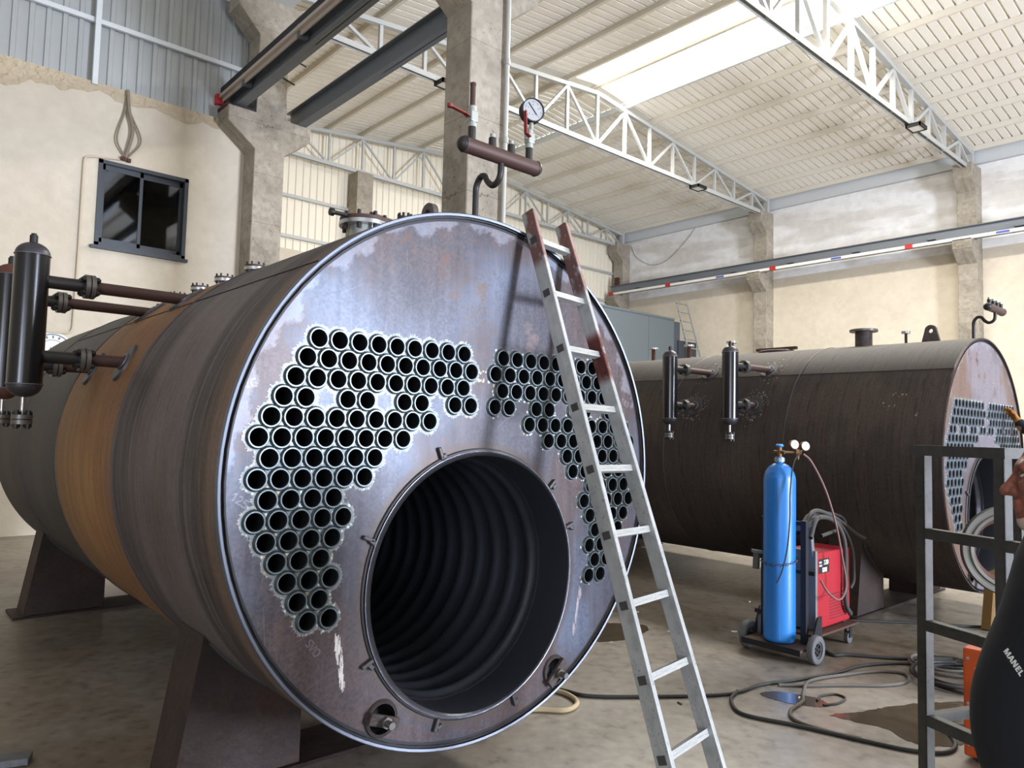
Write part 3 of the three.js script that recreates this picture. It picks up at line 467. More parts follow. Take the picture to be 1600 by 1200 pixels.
function nozzle(boiler, z, h, r, fr, m = S.rustPart, fm = S.bright, blind = false) {
  const n = part('nozzle', boiler, [0, YC + R, z]);
  mesh('neck', rod([0, -0.02, 0], [0, h, 0], r, 20), m, n);
  mesh('flange', hlathe([[r * 0.8, h], [fr, h], [fr, h - 0.022], [r, h - 0.022]], 28), fm, n);
  if (blind) { mesh('blind_cover', [hlathe([[0, fr > 0.1 ? 0.022 : 0.014], [fr * 0.98, fr > 0.1 ? 0.022 : 0.014], [fr * 0.98, 0.003], [0, 0.003]], 28, [0, h, 0])], S.pipeBrown, n); for (let i = 0; i < 8; i++) { const a = i / 8 * 6.283; mesh('bolt', rod([fr * 0.82 * Math.cos(a), h - (fr > 0.1 ? 0.05 : 0.036), fr * 0.82 * Math.sin(a)], [fr * 0.82 * Math.cos(a), h + (fr > 0.1 ? 0.05 : 0.036), fr * 0.82 * Math.sin(a)], fr > 0.1 ? 0.011 : 0.007, 6), S.bolt, n); } }
  else mesh('bore', lathe([[0, h - 0.03], [r * 0.8, h - 0.03], [r * 0.8, h]], 20), S.bolt, n);
  return n;
}
function lug(boiler, z) {
  const pts = [[-0.082, 0]]; for (let i = 0; i <= 16; i++) { const a = Math.PI - i / 16 * Math.PI; pts.push([0.05 * Math.cos(a), 0.125 + 0.05 * Math.sin(a)]); } pts.push([0.082, 0]);
  const g = extrude(pts, 0.03, [circlePts(0, 0.12, 0.024, 18)], 0.003); g.translate(0, 0, -0.015); g.rotateY(Math.PI / 2);
  mesh('lifting_lug', place(g, [0, YC + R - 0.01, z]), S.mill, boiler, 'steel lifting lug with a round eye');
}
function manifold(boiler, dressed) {
  const m = part('gauge_manifold', boiler, [0, YC, 0], dressed ? 'short pipe manifold with ball valves and pressure gauge' : 'short bare pipe manifold on a siphon');
  mesh('siphon', tube([[0, R - 0.02, -0.085], [0, 1.26, -0.085], [0, 1.315, -0.082], [0, 1.352, -0.056], [0, 1.352, -0.022], [0, 1.318, 0.004], [0, 1.296, 0.036], [0, 1.305, 0.07], [0, 1.335, 0.088], [0, 1.4, 0.09]], 0.0145, 90, 12), S.pipeDark, m);
  const y = 1.412, z = 0.09, r = 0.034, cap = (s) => Array.from({ length: 7 }, (_, i) => { const a = i / 6 * Math.PI / 2; return [r * Math.cos(a), 0.21 + 0.03 * Math.sin(a)]; });
  mesh('header_pipe', lathe([[r, -0.21], [r, 0.21]], 24, [0, y, z], [1, 0, 0]), S.pipeBrown, m);
  for (const s of [-1, 1]) { mesh('end_cap', lathe(cap(), 24, [0, y, z], [s, 0, 0]), S.pipeDark, m); mesh('weld_seam', torus(r, 0.003, [s * 0.21, y, z], [1, 0, 0], 24, 5), S.weldDark, m); }
  const xs = [-0.168, -0.052, 0.058, 0.168];
  xs.forEach((x, i) => {
    mesh('socket', rod([x, y + 0.02, z], [x, y + (dressed && (i === 0 || i === 3) ? 0.085 : 0.07), z], 0.0175, 14), S.pipeDark, m);
    if (!dressed || i === 1 || i === 2) { mesh('plug', rod([x, y + 0.07, z], [x, y + 0.088, z], 0.012, 6), S.valve, m); return; }
    const v = part('ball_valve', m, [x, y + 0.085, z], i ? 'ball valve with red lever pointing up' : 'ball valve with red lever pointing sideways');
    mesh('valve_body', [rod([0, 0, 0], [0, 0.022, 0], 0.019, 6), rbox(0.038, 0.05, 0.036, 0.006, [0, 0.045, 0]), rod([0, 0.068, 0], [0, 0.092, 0], 0.017, 6), rod([-0.025, 0.045, 0], [0, 0.045, 0], 0.009, 8)], S.valve, v);
    if (i === 0) { mesh('lever', [bar([-0.02, 0.04, 0.0], [-0.05, 0.045, 0.01], 0.02, 0.005), bar([-0.05, 0.044, 0.01], [-0.14, 0.044, 0.025], 0.018, 0.006), rod([-0.14, 0.037, 0.025], [-0.14, 0.051, 0.025], 0.011, 10)], S.lever, v, 'red painted lever'); mesh('stub_pipe', [rod([0, 0.09, 0], [0, 0.19, 0], 0.0125, 12), rod([0, 0.185, 0], [0, 0.195, 0], 0.014, 12)], S.pipeBrown, v); }
    else { mesh('lever', [bar([-0.015, 0.045, 0.02], [-0.045, 0.055, 0.024], 0.018, 0.006), bar([-0.045, 0.05, 0.024], [-0.052, 0.155, 0.024], 0.006, 0.018, [0, 0, 1])], S.lever, v, 'red painted lever'); }
  });
  if (dressed) {
    const dial = canvasTex(256, 256, (g) => { g.fillStyle = '#eef0f2'; g.fillRect(0, 0, 256, 256); g.translate(128, 128); g.strokeStyle = '#23262b'; g.fillStyle = '#23262b'; g.font = 'bold 21px sans-serif'; g.textAlign = 'center'; g.textBaseline = 'middle'; for (let i = 0; i <= 40; i++) { const a = (135 + 270 * i / 40) * D2R; g.lineWidth = i % 5 ? 2 : 5; g.beginPath(); g.moveTo(104 * Math.cos(a), 104 * Math.sin(a)); g.lineTo((i % 5 ? 94 : 86) * Math.cos(a), (i % 5 ? 94 : 86) * Math.sin(a)); g.stroke(); if (i % 10 === 0) g.fillText(String(i / 10 * 4), 66 * Math.cos(a), 66 * Math.sin(a)); } g.font = '17px sans-serif'; g.fillText('bar', 0, 52); });
    const gz = part('pressure_gauge', m, [0.168, y + 0.245, z + 0.01], 'round dial pressure gauge with white face');
    mesh('gauge_stem', rod([0, -0.075, 0], [0, -0.04, 0], 0.01, 10), S.valve, gz);
    const f = [-0.32, 0.0, 0.95], at = [0, 0.012, 0.0];
    mesh('gauge_case', hlathe([[0, -0.02], [0.056, -0.02], [0.056, 0.022], [0.051, 0.022], [0.051, 0.016]], 36, at, f), M.black, gz);
    const face = new THREE.CircleGeometry(0.052, 36); face.applyQuaternion(new THREE.Quaternion().setFromUnitVectors(V(0, 0, 1), vec(f).normalize())); face.translate(...vec(at).addScaledVector(vec(f).normalize(), 0.017).toArray()); mesh('dial', face, std(0xb4b4b4, 0.4, 0, { map: dial }), gz, 'white numbered dial');
    const nd = bar([0.018, -0.02, 0], [-0.022, 0.03, 0], 0.003, 0.002, [0, 0, 1]); nd.applyQuaternion(new THREE.Quaternion().setFromUnitVectors(V(0, 0, 1), vec(f).normalize())); nd.translate(...vec(at).addScaledVector(vec(f).normalize(), 0.0195).toArray()); mesh('needle', nd, M.black, gz);
  }
}
function saddle(boiler, z) {
  const s = part('saddle', boiler, [0, 0, z], 'steel saddle support with two box legs');
  mesh('base_plate', span(-1.08, 1.08, 0, 0.02, -0.33, 0.03), S.saddle, s);
  for (const k of [-1, 1]) {
    const yo = (x) => YC - Math.sqrt(R * R - x * x), pts = [[k * 1.0, 0.02], [k * 0.44, 0.02]];
    for (let i = 0; i <= 10; i++) { const x = lerp(0.44, 0.9, i / 10); pts.push([k * x, yo(x) + 0.004]); }
    for (const dz of [0, -0.28]) { const g = extrude(k < 0 ? pts.slice().reverse() : pts, 0.016); g.translate(0, 0, dz - 0.016); mesh('web_plate', uvBox(g), S.saddle, s); }
    mesh('side_plate', uvBox(bar([k * 1.0, 0.02, -0.148], [k * 0.895, yo(0.9), -0.148], 0.3, 0.018, [k, 0.18, 0])), S.saddle, s);
    mesh('inner_plate', uvBox(bar([k * 0.44, 0.02, -0.148], [k * 0.44, yo(0.44), -0.148], 0.27, 0.014, [k, 0, 0])), S.saddle, s);
    mesh('weld_seam', tube(Array.from({ length: 7 }, (_, i) => { const x = lerp(0.46, 0.88, i / 6); return [k * x, yo(x) - 0.004, 0.004]; }), 0.009, 20, 6), S.weldDark, s);
  }
}
function boiler(label, pos, courses, plateMat, lod, dressed) {
  const b = thing('fire_tube_boiler', label, 'boiler', pos);
  courses.forEach((m, i) => mesh('shell_course', place(courseGeo.clone(), [0, YC, 0.014 - (i + 0.5) * COURSE]), m, b, ['front steel shell ring', 'second steel shell ring', 'third steel shell ring', 'rear steel shell ring'][i]));
  for (let i = 1; i < 4; i++) mesh('weld_seam', torus(R - 0.001, 0.007, [0, YC, 0.014 - i * COURSE], [0, 0, 1], 128, 6), S.weldDark, b);
  mesh('long_seam', bar([R * Math.cos(2.35), YC + R * Math.sin(2.35), 0], [R * Math.cos(2.35), YC + R * Math.sin(2.35), -LEN * 0.75], 0.012, 0.0025), S.weldDark, b);
  mesh('rear_plate', place(new THREE.CircleGeometry(1.13, 96), [0, YC, -LEN + 0.02], [0, 0, 0]), S.mill, b);
  const plate = mesh('tube_plate', place(plateG.clone(), [0, YC, 0]), plateMat, b, 'round steel tube plate');
  mesh('rim_gap', hlathe([[1.114, 0.0006], [1.137, 0.0012], [1.137, 0.0145]], 128, [0, YC, 0], [0, 0, 1]), S.gap, b); mesh('shell_edge', hlathe([[1.137, 0.0135], [1.147, 0.0155], [1.1505, 0.012], [1.1505, -0.004]], 128, [0, YC, 0], [0, 0, 1]), lod ? S.mill : S.edge, b, 'ground steel edge of the shell');
  for (const [x, y] of TUBES) { const t = new THREE.Group(); t.name = 'fire_tube'; t.position.set(x, YC + y, 0); b.add(t); mesh('tube_end', tubeG[lod], lod ? S.tubeEndB2 : S.tubeEnd, t); mesh('bore', boreG[lod], S.bore, t); }
  mesh('furnace_tube', place(furnaceG.clone(), [FURN[0], YC + FURN[1], 0]), S.furnace, b, 'corrugated furnace tube');
  mesh('furnace_weld', torus(FURN[2] + 0.024, 0.008, [FURN[0], YC + FURN[1], 0.003], [0, 0, 1], 120, 6), S.weldDark, b);
  HAND.forEach(([x, y]) => {
    const h = part('handhole', b, [x, YC + y, 0], 'oval handhole with crossbar and stud');
    mesh('ring', hlathe([[0.058, 0.012], [0.07, 0.012], [0.074, 0]], 28, [0, 0, 0], [0, 0, 1]), S.mill, h);
    mesh('well', lathe([[0.058, 0.012], [0.058, -0.06], [0, -0.061]], 24, [0, 0, 0], [0, 0, 1]), S.bore, h);
    mesh('crossbar', rbox(0.14, 0.045, 0.022, 0.004, [0.0, -0.005, 0.022], [0, 0, x < 0 ? -0.35 : 0.75]), S.mill, h);
    mesh('stud', [rod([0, -0.005, 0], [0, -0.005, 0.085], 0.014, 14), rod([0, -0.005, 0.03], [0, -0.005, 0.05], 0.023, 6)], S.flange, h);
  });
  for (const a of [43, 112, 158, 205, 250, 292, 20]) { const x = FURN[0] + 0.6 * Math.cos(a * D2R), y = FURN[1] + 0.6 * Math.sin(a * D2R); mesh('tack_clip', [rbox(0.055, 0.016, 0.016, 0.004, [x, YC + y, 0.01], [0, 0, a * D2R]), rbox(0.02, 0.03, 0.02, 0.005, [x + 0.015, YC + y - 0.012, 0.008], [0, 0, a])], S.weldDark, b); }
  saddle(b, -0.73); saddle(b, -4.42);
  levelBottle(b, -1.72, false); levelBottle(b, -2.42, dressed);
  if (!dressed) for (const [y, z, n] of [[0.88, -1.72, 60], [0.505, -1.72, 110], [0.88, -2.42, 45], [0.505, -2.42, 80], [0.505, -0.3, 14]]) spatter(b, y, z, n, 77 + n);
  lug(b, -0.448); lug(b, -4.9);
  nozzle(b, -0.676, 0.125, 0.013, 0.04, S.pipeBrown, dressed ? S.rustPart : S.bright, dressed);
  if (dressed) {
    const mh = nozzle(b, -1.09, 0.19, 0.085, 0.14, S.valve, S.bright, true);
    mesh('davit_bar', [rod([-0.22, 0.2, 0.05], [0.12, 0.225, -0.02], 0.012, 8), rod([-0.22, 0.2, 0.05], [-0.24, 0.2, 0.05], 0.022, 8)], S.bolt, mh); mesh('davit_bar', rod([-0.02, 0.225, 0.1], [0.24, 0.225, 0.02], 0.012, 8), S.rustPart, mh);
  } else nozzle(b, -1.085, 0.175, 0.082, 0.135, S.mill, S.flange);
  const mo = part('manhole', b, [0, YC + R, -2.05], 'low oval manhole collar with a bridge bar');
  const ov = new THREE.TorusGeometry(0.17, 0.022, 8, 40); ov.scale(0.8, 1.1, 1); ov.rotateX(Math.PI / 2); mesh('collar', ov, S.mill, mo); mesh('bridge_bar', bar([0, 0.04, -0.24], [0, 0.04, 0.24], 0.05, 0.03), S.rustPart, mo);
  const lid = new THREE.CylinderGeometry(0.16, 0.16, 0.02, 32); lid.scale(0.8, 1, 1.1); mesh('lid', lid, S.mill, mo);
  for (const z of [-2.62, -3.22, -3.77, -4.35]) nozzle(b, z, 0.17, 0.024, dressed ? 0.075 : 0.062, S.rustPart, S.bright, dressed);
  manifold(b, dressed);
  return b;
}
S.bore = std(0x15161a, 0.6, 0.3); S.gap = std(0x24252b, 0.5, 0.4); S.edge = std(0x666c78, 0.42, 0.6);
boiler('huge steel boiler in front with an orange rusty shell ring and big tube plate', [2.062, 0, -2.533], [S.grey1, S.rust, S.grey2, S.grey2], plateM1, 0, true);
boiler('second dark steel boiler standing behind the blue gas cylinder', [7.69, 0, -2.154], [S.dark1, S.dark2, S.dark1, S.dark2], plateM2, 1, false);
// ---------------------------------------------------------------- ladders
const galvTex = dataTex(1024, (i) => { let c = mixc([164, 166, 168], [198, 200, 202], nA[i]); const g = (nC[i] - 0.5) * 26 - 46 * smooth(nFine[i], 0.8, 0.95) * smooth(nB[i], 0.45, 0.7); return [c[0] + g, c[1] + g, c[2] + g - 3]; }, true, 0.8);
const alu = std(0xf0f0ee, 0.5, 0.5, { map: galvTex });
// rails paint print: v runs up the rail, red lead paint at the head of the rail and in one patch
function railTex(patches) {
  return canvasTex(256, 2048, (g, w, h) => {
    const im = g.createImageData(w, h), d = im.data;
    for (let y = 0; y < h; y++) for (let x = 0; x < w; x++) {
      const t = 1 - y / h, i = ((y >> 1) & 1023) * 1024 + ((x * 4) & 1023), j = (y & 1023) * 1024 + (x & 1023); let p = 0;
      for (const [a, b, k] of patches) p = Math.max(p, k * smooth(t, a - 0.012, a + 0.012) * (1 - smooth(t, b - 0.012, b + 0.012)) * smooth(nC[j] * 0.6 + nA[i] * 0.6, 0.3, 0.62));
      let c = mixc([162, 164, 164], [196, 198, 200], nA[i]); c = mixc(c, [98, 52, 48], p * 0.85); const q = (nC[j] - 0.5) * 22 - 34 * smooth(nFine[j], 0.84, 0.96) * smooth(nB[i], 0.45, 0.7), k = (y * w + x) * 4;
      d[k] = c[0] + q; d[k + 1] = c[1] + q; d[k + 2] = c[2] + q; d[k + 3] = 255;
    }
    g.putImageData(im, 0, 0);
  });
}
function ladder(o, Lb, Lt, Rb, Rt, n, first, last, deep, wide, mats) {     // rail feet and heads, rungs from parameter first to last
  const across = vec(Rb).sub(vec(Lb)).normalize();
  [[Lb, Lt, -1, mats[0]], [Rb, Rt, 1, mats[1]]].forEach(([b, t, s, m]) => {
    const B = vec(b).addScaledVector(across, s * wide / 2), T = vec(t).addScaledVector(across, s * wide / 2), up = T.clone().sub(B), len = up.length(); up.normalize();
    const x = across.clone().addScaledVector(up, -across.dot(up)).normalize(), z = x.clone().cross(up);
    const g = new RoundedBoxGeometry(wide, len, deep, 2, 0.005), uv = g.attributes.uv, p = g.attributes.position;
    for (let i = 0; i < p.count; i++) uv.setXY(i, (p.getZ(i) + p.getX(i)) / 0.25 + 0.5, p.getY(i) / len + 0.5);
    g.applyMatrix4(new THREE.Matrix4().makeBasis(x, up, z)); const c = B.add(T).multiplyScalar(0.5); g.translate(c.x, c.y, c.z);
    mesh('rail', g, m, o);
  });
  for (let i = 0; i < n; i++) {
    const t = lerp(first, last, i / (n - 1)), a = vec(Lb).lerp(vec(Lt), t), b = vec(Rb).lerp(vec(Rt), t), up = vec(Lt).sub(vec(Lb)).normalize();
    const r = mesh('rung', [bar(a.clone().addScaledVector(across, -0.004), b.clone().addScaledVector(across, 0.004), 0.03, 0.028, up)], alu, o);
    for (const [q, s] of [[a, -1], [b, 1]]) { const e = q.clone().addScaledVector(across, s * wide); mesh('rung_end', bar(e.clone().addScaledVector(across, -s * 0.004), e.clone().addScaledVector(across, s * 0.004), 0.034, 0.032, up), S.weldDark, r); }
  }
}
{
  const L0 = V(2.31, 2.462, -2.46), R0 = V(2.547, 2.453, -2.491), L8 = V(2.291, 0.391, -1.686), R8 = V(2.616, 0.379, -1.728);
  const ext = (a, b, y) => a.clone().lerp(b, (a.y - y) / (a.y - b.y)), o = thing('aluminium_ladder', 'tall aluminium ladder with red paint at its head leaning on the front boiler', 'ladder', [2.45, 0, -1.56]);
  const loc = (v) => v.sub(o.position);
  const top = 2.61, Lb = loc(ext(L0, L8, 0.0)), Lt = loc(ext(L0, L8, top)), Rb = loc(ext(R0, R8, 0.0)), Rt = loc(ext(R0, R8, top - 0.005));
  const tOf = (y) => y / top;
  ladder(o, Lb, Lt, Rb, Rt, 10, tOf(0.391 - 0.259), tOf(2.462), 0.07, 0.026, [std(0xf0f0ee, 0.5, 0.3, { map: railTex([[0.9, 1.1, 0.9]]) }), std(0xf0f0ee, 0.5, 0.3, { map: railTex([[0.86, 1.1, 0.9], [0.7, 0.78, 1.2]]) })]);
  for (const b of [Lb, Rb]) mesh('rubber_foot', rbox(0.04, 0.04, 0.085, 0.008, [b.x, 0.02, b.z]), M.black, o);
  const f = thing('aluminium_ladder', 'small distant ladder leaning against the grey cabin', 'ladder', [19.2, 0, -12.2]);
  ladder(f, [0, 0, 0], [0.05, 5.85, -1.75], [0.62, 0, 0], [0.58, 5.85, -1.75], 20, 0.03, 0.985, 0.06, 0.035, [alu, alu]);
}

// ---------------------------------------------------------------- gas cart: trolley, blue cylinder, red welder
{
  const c = thing('welding_trolley', 'black steel trolley with grey rubber wheels carrying the gas cylinder', 'trolley', [5.1, 0, -2.75]);
  const blk = std(0x26262a, 0.5, 0.4), rust = std(0x4f3a30, 0.75, 0.2);
  mesh('deck', uvBox(merge([span(-0.15, 0.14, 0.092, 0.107, -0.225, 0.225), span(0.14, 0.85, 0.14, 0.155, -0.2, 0.2)])), rust, c);
  mesh('deck_lip', span(-0.155, -0.15, 0.07, 0.112, -0.225, 0.225), blk, c);
  for (const s of [-1, 1]) {
    mesh('upright', span(0.03, 0.07, 0.1, 0.98, s * 0.155 - 0.02, s * 0.155 + 0.02), blk, c);
    mesh('axle_bracket', [extrude([[-0.02, 0.06], [0.16, 0.06], [0.16, 0.3], [0.1, 0.3]], 0.012).translate(0, 0, s * 0.225 - 0.006)], blk, c);
    const w = part('wheel', c, [0.0, 0.1, s * 0.262]);
    mesh('tyre', lathe([[0.06, -0.022], [0.088, -0.026], [0.1, -0.018], [0.1, 0.018], [0.088, 0.026], [0.06, 0.022]], 30, [0, 0, 0], [0, 0, 1]), std(0x5e5f60, 0.85), w);
    mesh('hub', hlathe([[0.062, -0.015], [0.062, 0.015], [0.045, 0.015], [0.045, -0.015]], 24, [0, 0, 0], [0, 0, 1]), std(0x505254, 0.6, 0.2), w);
    for (let i = 0; i < 6; i++) mesh('spoke', bar([0, 0, 0], [0.05 * Math.cos(i / 6 * 6.283), 0.05 * Math.sin(i / 6 * 6.283), 0], 0.012, 0.02, [0, 0, 1]), std(0x303234, 0.6, 0.2), w);
    const k = part('caster', c, [0.74, 0.045, s * 0.16]); mesh('caster_wheel', rod([0, 0, -0.014], [0, 0, 0.014], 0.045, 20), std(0x55565a, 0.8), k); mesh('fork', [span(-0.02, 0.02, 0, 0.09, -0.022, -0.016), span(-0.02, 0.02, 0, 0.09, 0.016, 0.022), span(-0.035, 0.035, 0.085, 0.095, -0.035, 0.035)], blk, k);
  }
  mesh('axle', rod([0.0, 0.08, -0.25], [0.0, 0.08, 0.25], 0.012, 10), blk, c);
  mesh('cross_bar', [bar([0.12, 0.95, -0.16], [0.12, 0.95, 0.16], 0.03, 0.03), bar([0.12, 0.6, -0.2], [0.12, 0.6, 0.2], 0.02, 0.03), bar([0.05, 0.95, 0.155], [0.13, 0.95, 0.155], 0.03, 0.03), bar([0.05, 0.95, -0.155], [0.13, 0.95, -0.155], 0.03, 0.03), bar([0.1, 0.26, -0.26], [0.1, 0.26, -0.14], 0.02, 0.03)], blk, c);
  mesh('clamp_handle', [bar([0.0, 0.72, -0.13], [-0.06, 0.73, -0.2], 0.05, 0.02), bar([-0.04, 0.72, -0.17], [-0.05, 0.6, -0.17], 0.04, 0.03)], std(0x5b5b5c, 0.6, 0.4), c);
  mesh('chain', Array.from({ length: 24 }, (_, i) => { const a = lerp(-2.4, 2.4, i / 23), r = 0.124; return torus(0.009, 0.0028, [-0.02 - r * Math.cos(a), 0.69 - 0.028 * Math.cos(a), 0.0 + r * Math.sin(a)], i % 2 ? [0, 1, 0] : [Math.cos(a), 0, -Math.sin(a)], 10, 5); }), std(0x55555a, 0.4, 0.7), c);

  const cyl = thing('gas_cylinder', 'tall scuffed blue gas cylinder chained upright on the trolley', 'gas cylinder', [5.08, 0.11, -2.75]);
  const blueTex = dataTex(1024, (i, x, y) => { let k = mixc([24, 104, 184], [40, 130, 206], nA[i]); const w = smooth(nC[i], 0.74, 0.84) * smooth(nB[i], 0.62, 0.76); k = mixc(k, [186, 205, 216], 0.75 * w); k = mixc(k, [18, 70, 130], 0.5 * smooth(1 - nC[i], 0.74, 0.9) * smooth(1 - nA[i], 0.5, 0.7)); return k; }, true, 1);
  blueTex.repeat.set(1, 1);
  const prof = [[0, 0], [0.095, 0], [0.108, 0.012], [0.113, 0.03], [0.113, 1.15]]; for (let i = 1; i <= 10; i++) { const a = i / 10 * 1.36; prof.push([0.113 * Math.cos(a), 1.15 + 0.135 * Math.sin(a)]); } prof.push([0.03, 1.29], [0.03, 1.325]);
  mesh('shell', lathe(prof, 48), phys(0xffffff, 0.38, 0, { map: blueTex, clearcoat: 0.25, clearcoatRoughness: 0.35 }), cyl, 'blue painted steel shell with scuffs');
  mesh('neck_ring', [rod([0, 1.29, 0], [0, 1.318, 0], 0.036, 24)], std(0x8fa3b2, 0.4, 0.5), cyl);
  const brass = std(0x6e5236, 0.45, 0.6), valve = part('cylinder_valve', cyl, [0, 1.31, 0]);
  mesh('valve_body', [rod([0, 0, 0], [0, 0.085, 0], 0.016, 12), rod([0, 0.05, 0.04], [0, 0.05, -0.045], 0.013, 10)], brass, valve); mesh('handwheel', lathe([[0, 0.0], [0.026, 0.004], [0.03, 0.014], [0.022, 0.024], [0, 0.02]], 8, [0, 0.085, 0]), std(0x2f86cf, 0.5), valve, 'blue plastic handwheel');
  const reg = part('gas_regulator', cyl, [0, 1.36, 0], 'brass regulator with two white dial gauges');
  const ax = V(0.749, 0, 0.663), dialT = canvasTex(128, 128, (g) => { g.fillStyle = '#f1f2f0'; g.fillRect(0, 0, 128, 128); g.translate(64, 64); g.strokeStyle = '#333'; for (let i = 0; i <= 20; i++) { const a = (135 + 13.5 * i) * D2R; g.lineWidth = i % 5 ? 1.5 : 3; g.beginPath(); g.moveTo(52 * Math.cos(a), 52 * Math.sin(a)); g.lineTo(43 * Math.cos(a), 43 * Math.sin(a)); g.stroke(); } g.lineWidth = 4; g.beginPath(); g.moveTo(-10, 12); g.lineTo(22, -26); g.stroke(); });
  const at = (d, y, f = 0) => [ax.x * d - 0.663 * f, y, ax.z * d + 0.749 * f];
  mesh('regulator_body', [rod(at(0.0, 0), at(0.16, 0), 0.0085, 10), rod(at(0.115, 0.0), at(0.155, 0.0), 0.02, 14), rod(at(0.13, 0), at(0.12, 0.03), 0.008, 8), rod(at(0.145, 0), at(0.175, 0.03), 0.008, 8), rod(at(0.14, -0.01), at(0.135, -0.05), 0.007, 8)], brass, reg);
  for (const [d, y] of [[0.105, 0.058], [0.185, 0.048]]) { mesh('gauge_case', hlathe([[0, -0.016], [0.034, -0.016], [0.034, 0.012], [0.03, 0.012]], 26, at(d, y), [-0.5, 0.1, 0.86]), brass, reg); const f = new THREE.CircleGeometry(0.031, 26); f.applyQuaternion(new THREE.Quaternion().setFromUnitVectors(V(0, 0, 1), V(-0.5, 0.1, 0.86).normalize())); f.translate(...vec(at(d, y)).addScaledVector(V(-0.5, 0.1, 0.86).normalize(), 0.0125).toArray()); mesh('dial', f, std(0xa8a8a8, 0.4, 0, { map: dialT }), reg, 'white gauge dial'); }
  tag(mesh('gas_hose', tube([[5.22, 1.46, -2.64], [5.27, 1.4, -2.6], [5.36, 1.2, -2.54], [5.44, 0.95, -2.5], [5.5, 0.7, -2.48], [5.54, 0.52, -2.47], [5.5, 0.43, -2.47], [5.4, 0.41, -2.47], [5.31, 0.47, -2.5], [5.3, 0.55, -2.55]], 0.0075, 90, 8), std(0x7d5a56, 0.6)), 'thin pinkish gas hose hanging from the regulator beside the cylinder', 'hose');
  tag(mesh('torch_cable', tube([[5.11, 1.475, -2.6], [5.04, 1.4, -2.62], [5.0, 1.2, -2.625], [4.985, 1.0, -2.62], [4.95, 0.8, -2.62], [4.9, 0.65, -2.63], [4.86, 0.56, -2.65]], 0.0052, 70, 7), M.black), 'black cable hooked over the regulator and down the blue cylinder', 'cable');

  const w = thing('welding_machine', 'red welding machine with a white model plate on the trolley', 'welder', [5.62, 0.155, -2.75]);
  const redM = phys(0xa31d2c, 0.42, 0.05), gr = std(0x77787a, 0.5, 0.3);
  mesh('case', [rbox(0.56, 0.56, 0.28, 0.012, [0.02, 0.29, 0])], redM, w, 'red sheet steel case');
  mesh('front_panel', [rbox(0.03, 0.58, 0.3, 0.008, [-0.27, 0.3, 0])], gr, w, 'grey front bezel');
  mesh('carry_handle', [bar([-0.27, 0.55, 0.1], [-0.3, 0.76, 0.1], 0.05, 0.04), bar([-0.27, 0.55, -0.1], [-0.3, 0.76, -0.1], 0.05, 0.04), bar([-0.3, 0.75, -0.13], [-0.3, 0.75, 0.13], 0.05, 0.04)], gr, w);
  mesh('vent_slots', Array.from({ length: 9 }, (_, i) => span(-0.05, 0.22, 0.06 + i * 0.022, 0.066 + i * 0.022, 0.139, 0.1415)), std(0x5e1018, 0.7), w);
  const lab = canvasTex(256, 160, (g) => { g.fillStyle = '#17181b'; g.fillRect(0, 0, 256, 160); g.fillStyle = '#f2f2f0'; g.font = 'bold 74px sans-serif'; g.fillText('320', 116, 70); g.font = 'bold 30px sans-serif'; g.fillText('MIG', 14, 48); g.fillText('MAG', 14, 84); g.fillStyle = '#dcdcdc'; g.fillRect(90, 100, 110, 50); g.fillStyle = '#c03'; g.fillRect(100, 118, 34, 8); });
  mesh('model_plate', place(new THREE.PlaneGeometry(0.17, 0.106), [-0.14, 0.47, 0.1415]), std(0xffffff, 0.5, 0, { map: lab }), w, 'black and white model plate');
  mesh('panel_seam', span(-0.24, 0.28, 0.245, 0.25, 0.139, 0.1412), std(0x6b0f1a, 0.7), w);
  mesh('feet', [span(-0.24, -0.18, -0.0, 0.02, -0.13, 0.13), span(0.2, 0.26, -0.0, 0.02, -0.13, 0.13)], M.black, w);
  const hose = (pts, r, m = std(0x3b3a38, 0.7)) => tube(pts, r, 90, 8), hoses = [
    [[[5.25, 0.85, -2.6], [5.4, 0.98, -2.62], [5.62, 0.95, -2.6], [5.75, 0.8, -2.58], [5.78, 0.55, -2.58], [5.78, 0.32, -2.58], [5.86, 0.22, -2.58]], 0.018, 'thick grey torch lead draped over the red welder'],
    [[[5.28, 0.88, -2.66], [5.5, 1.02, -2.7], [5.8, 0.96, -2.68], [6.05, 0.82, -2.62], [6.12, 0.78, -2.58]], 0.016, 'thick torch lead sticking out above the red welder'],
    [[[5.3, 0.86, -2.72], [5.55, 0.99, -2.75], [5.82, 0.94, -2.68], [5.92, 0.75, -2.6], [5.9, 0.5, -2.57], [5.84, 0.42, -2.57]], 0.012, 'black lead coiled behind the welder handle'],
    [[[5.4, 0.92, -2.72], [5.8, 0.98, -2.78], [6.0, 0.95, -2.72], [6.0, 0.88, -2.68], [5.8, 0.86, -2.66], [5.5, 0.84, -2.64]], 0.013, 'loose loop of black lead on top of the welder'],
  ];
  for (const [pts, r, l] of hoses) tag(mesh('torch_lead', hose(pts, r), std(0x3b3a38, 0.7)), l, 'cable', 'leads on the welder');
}

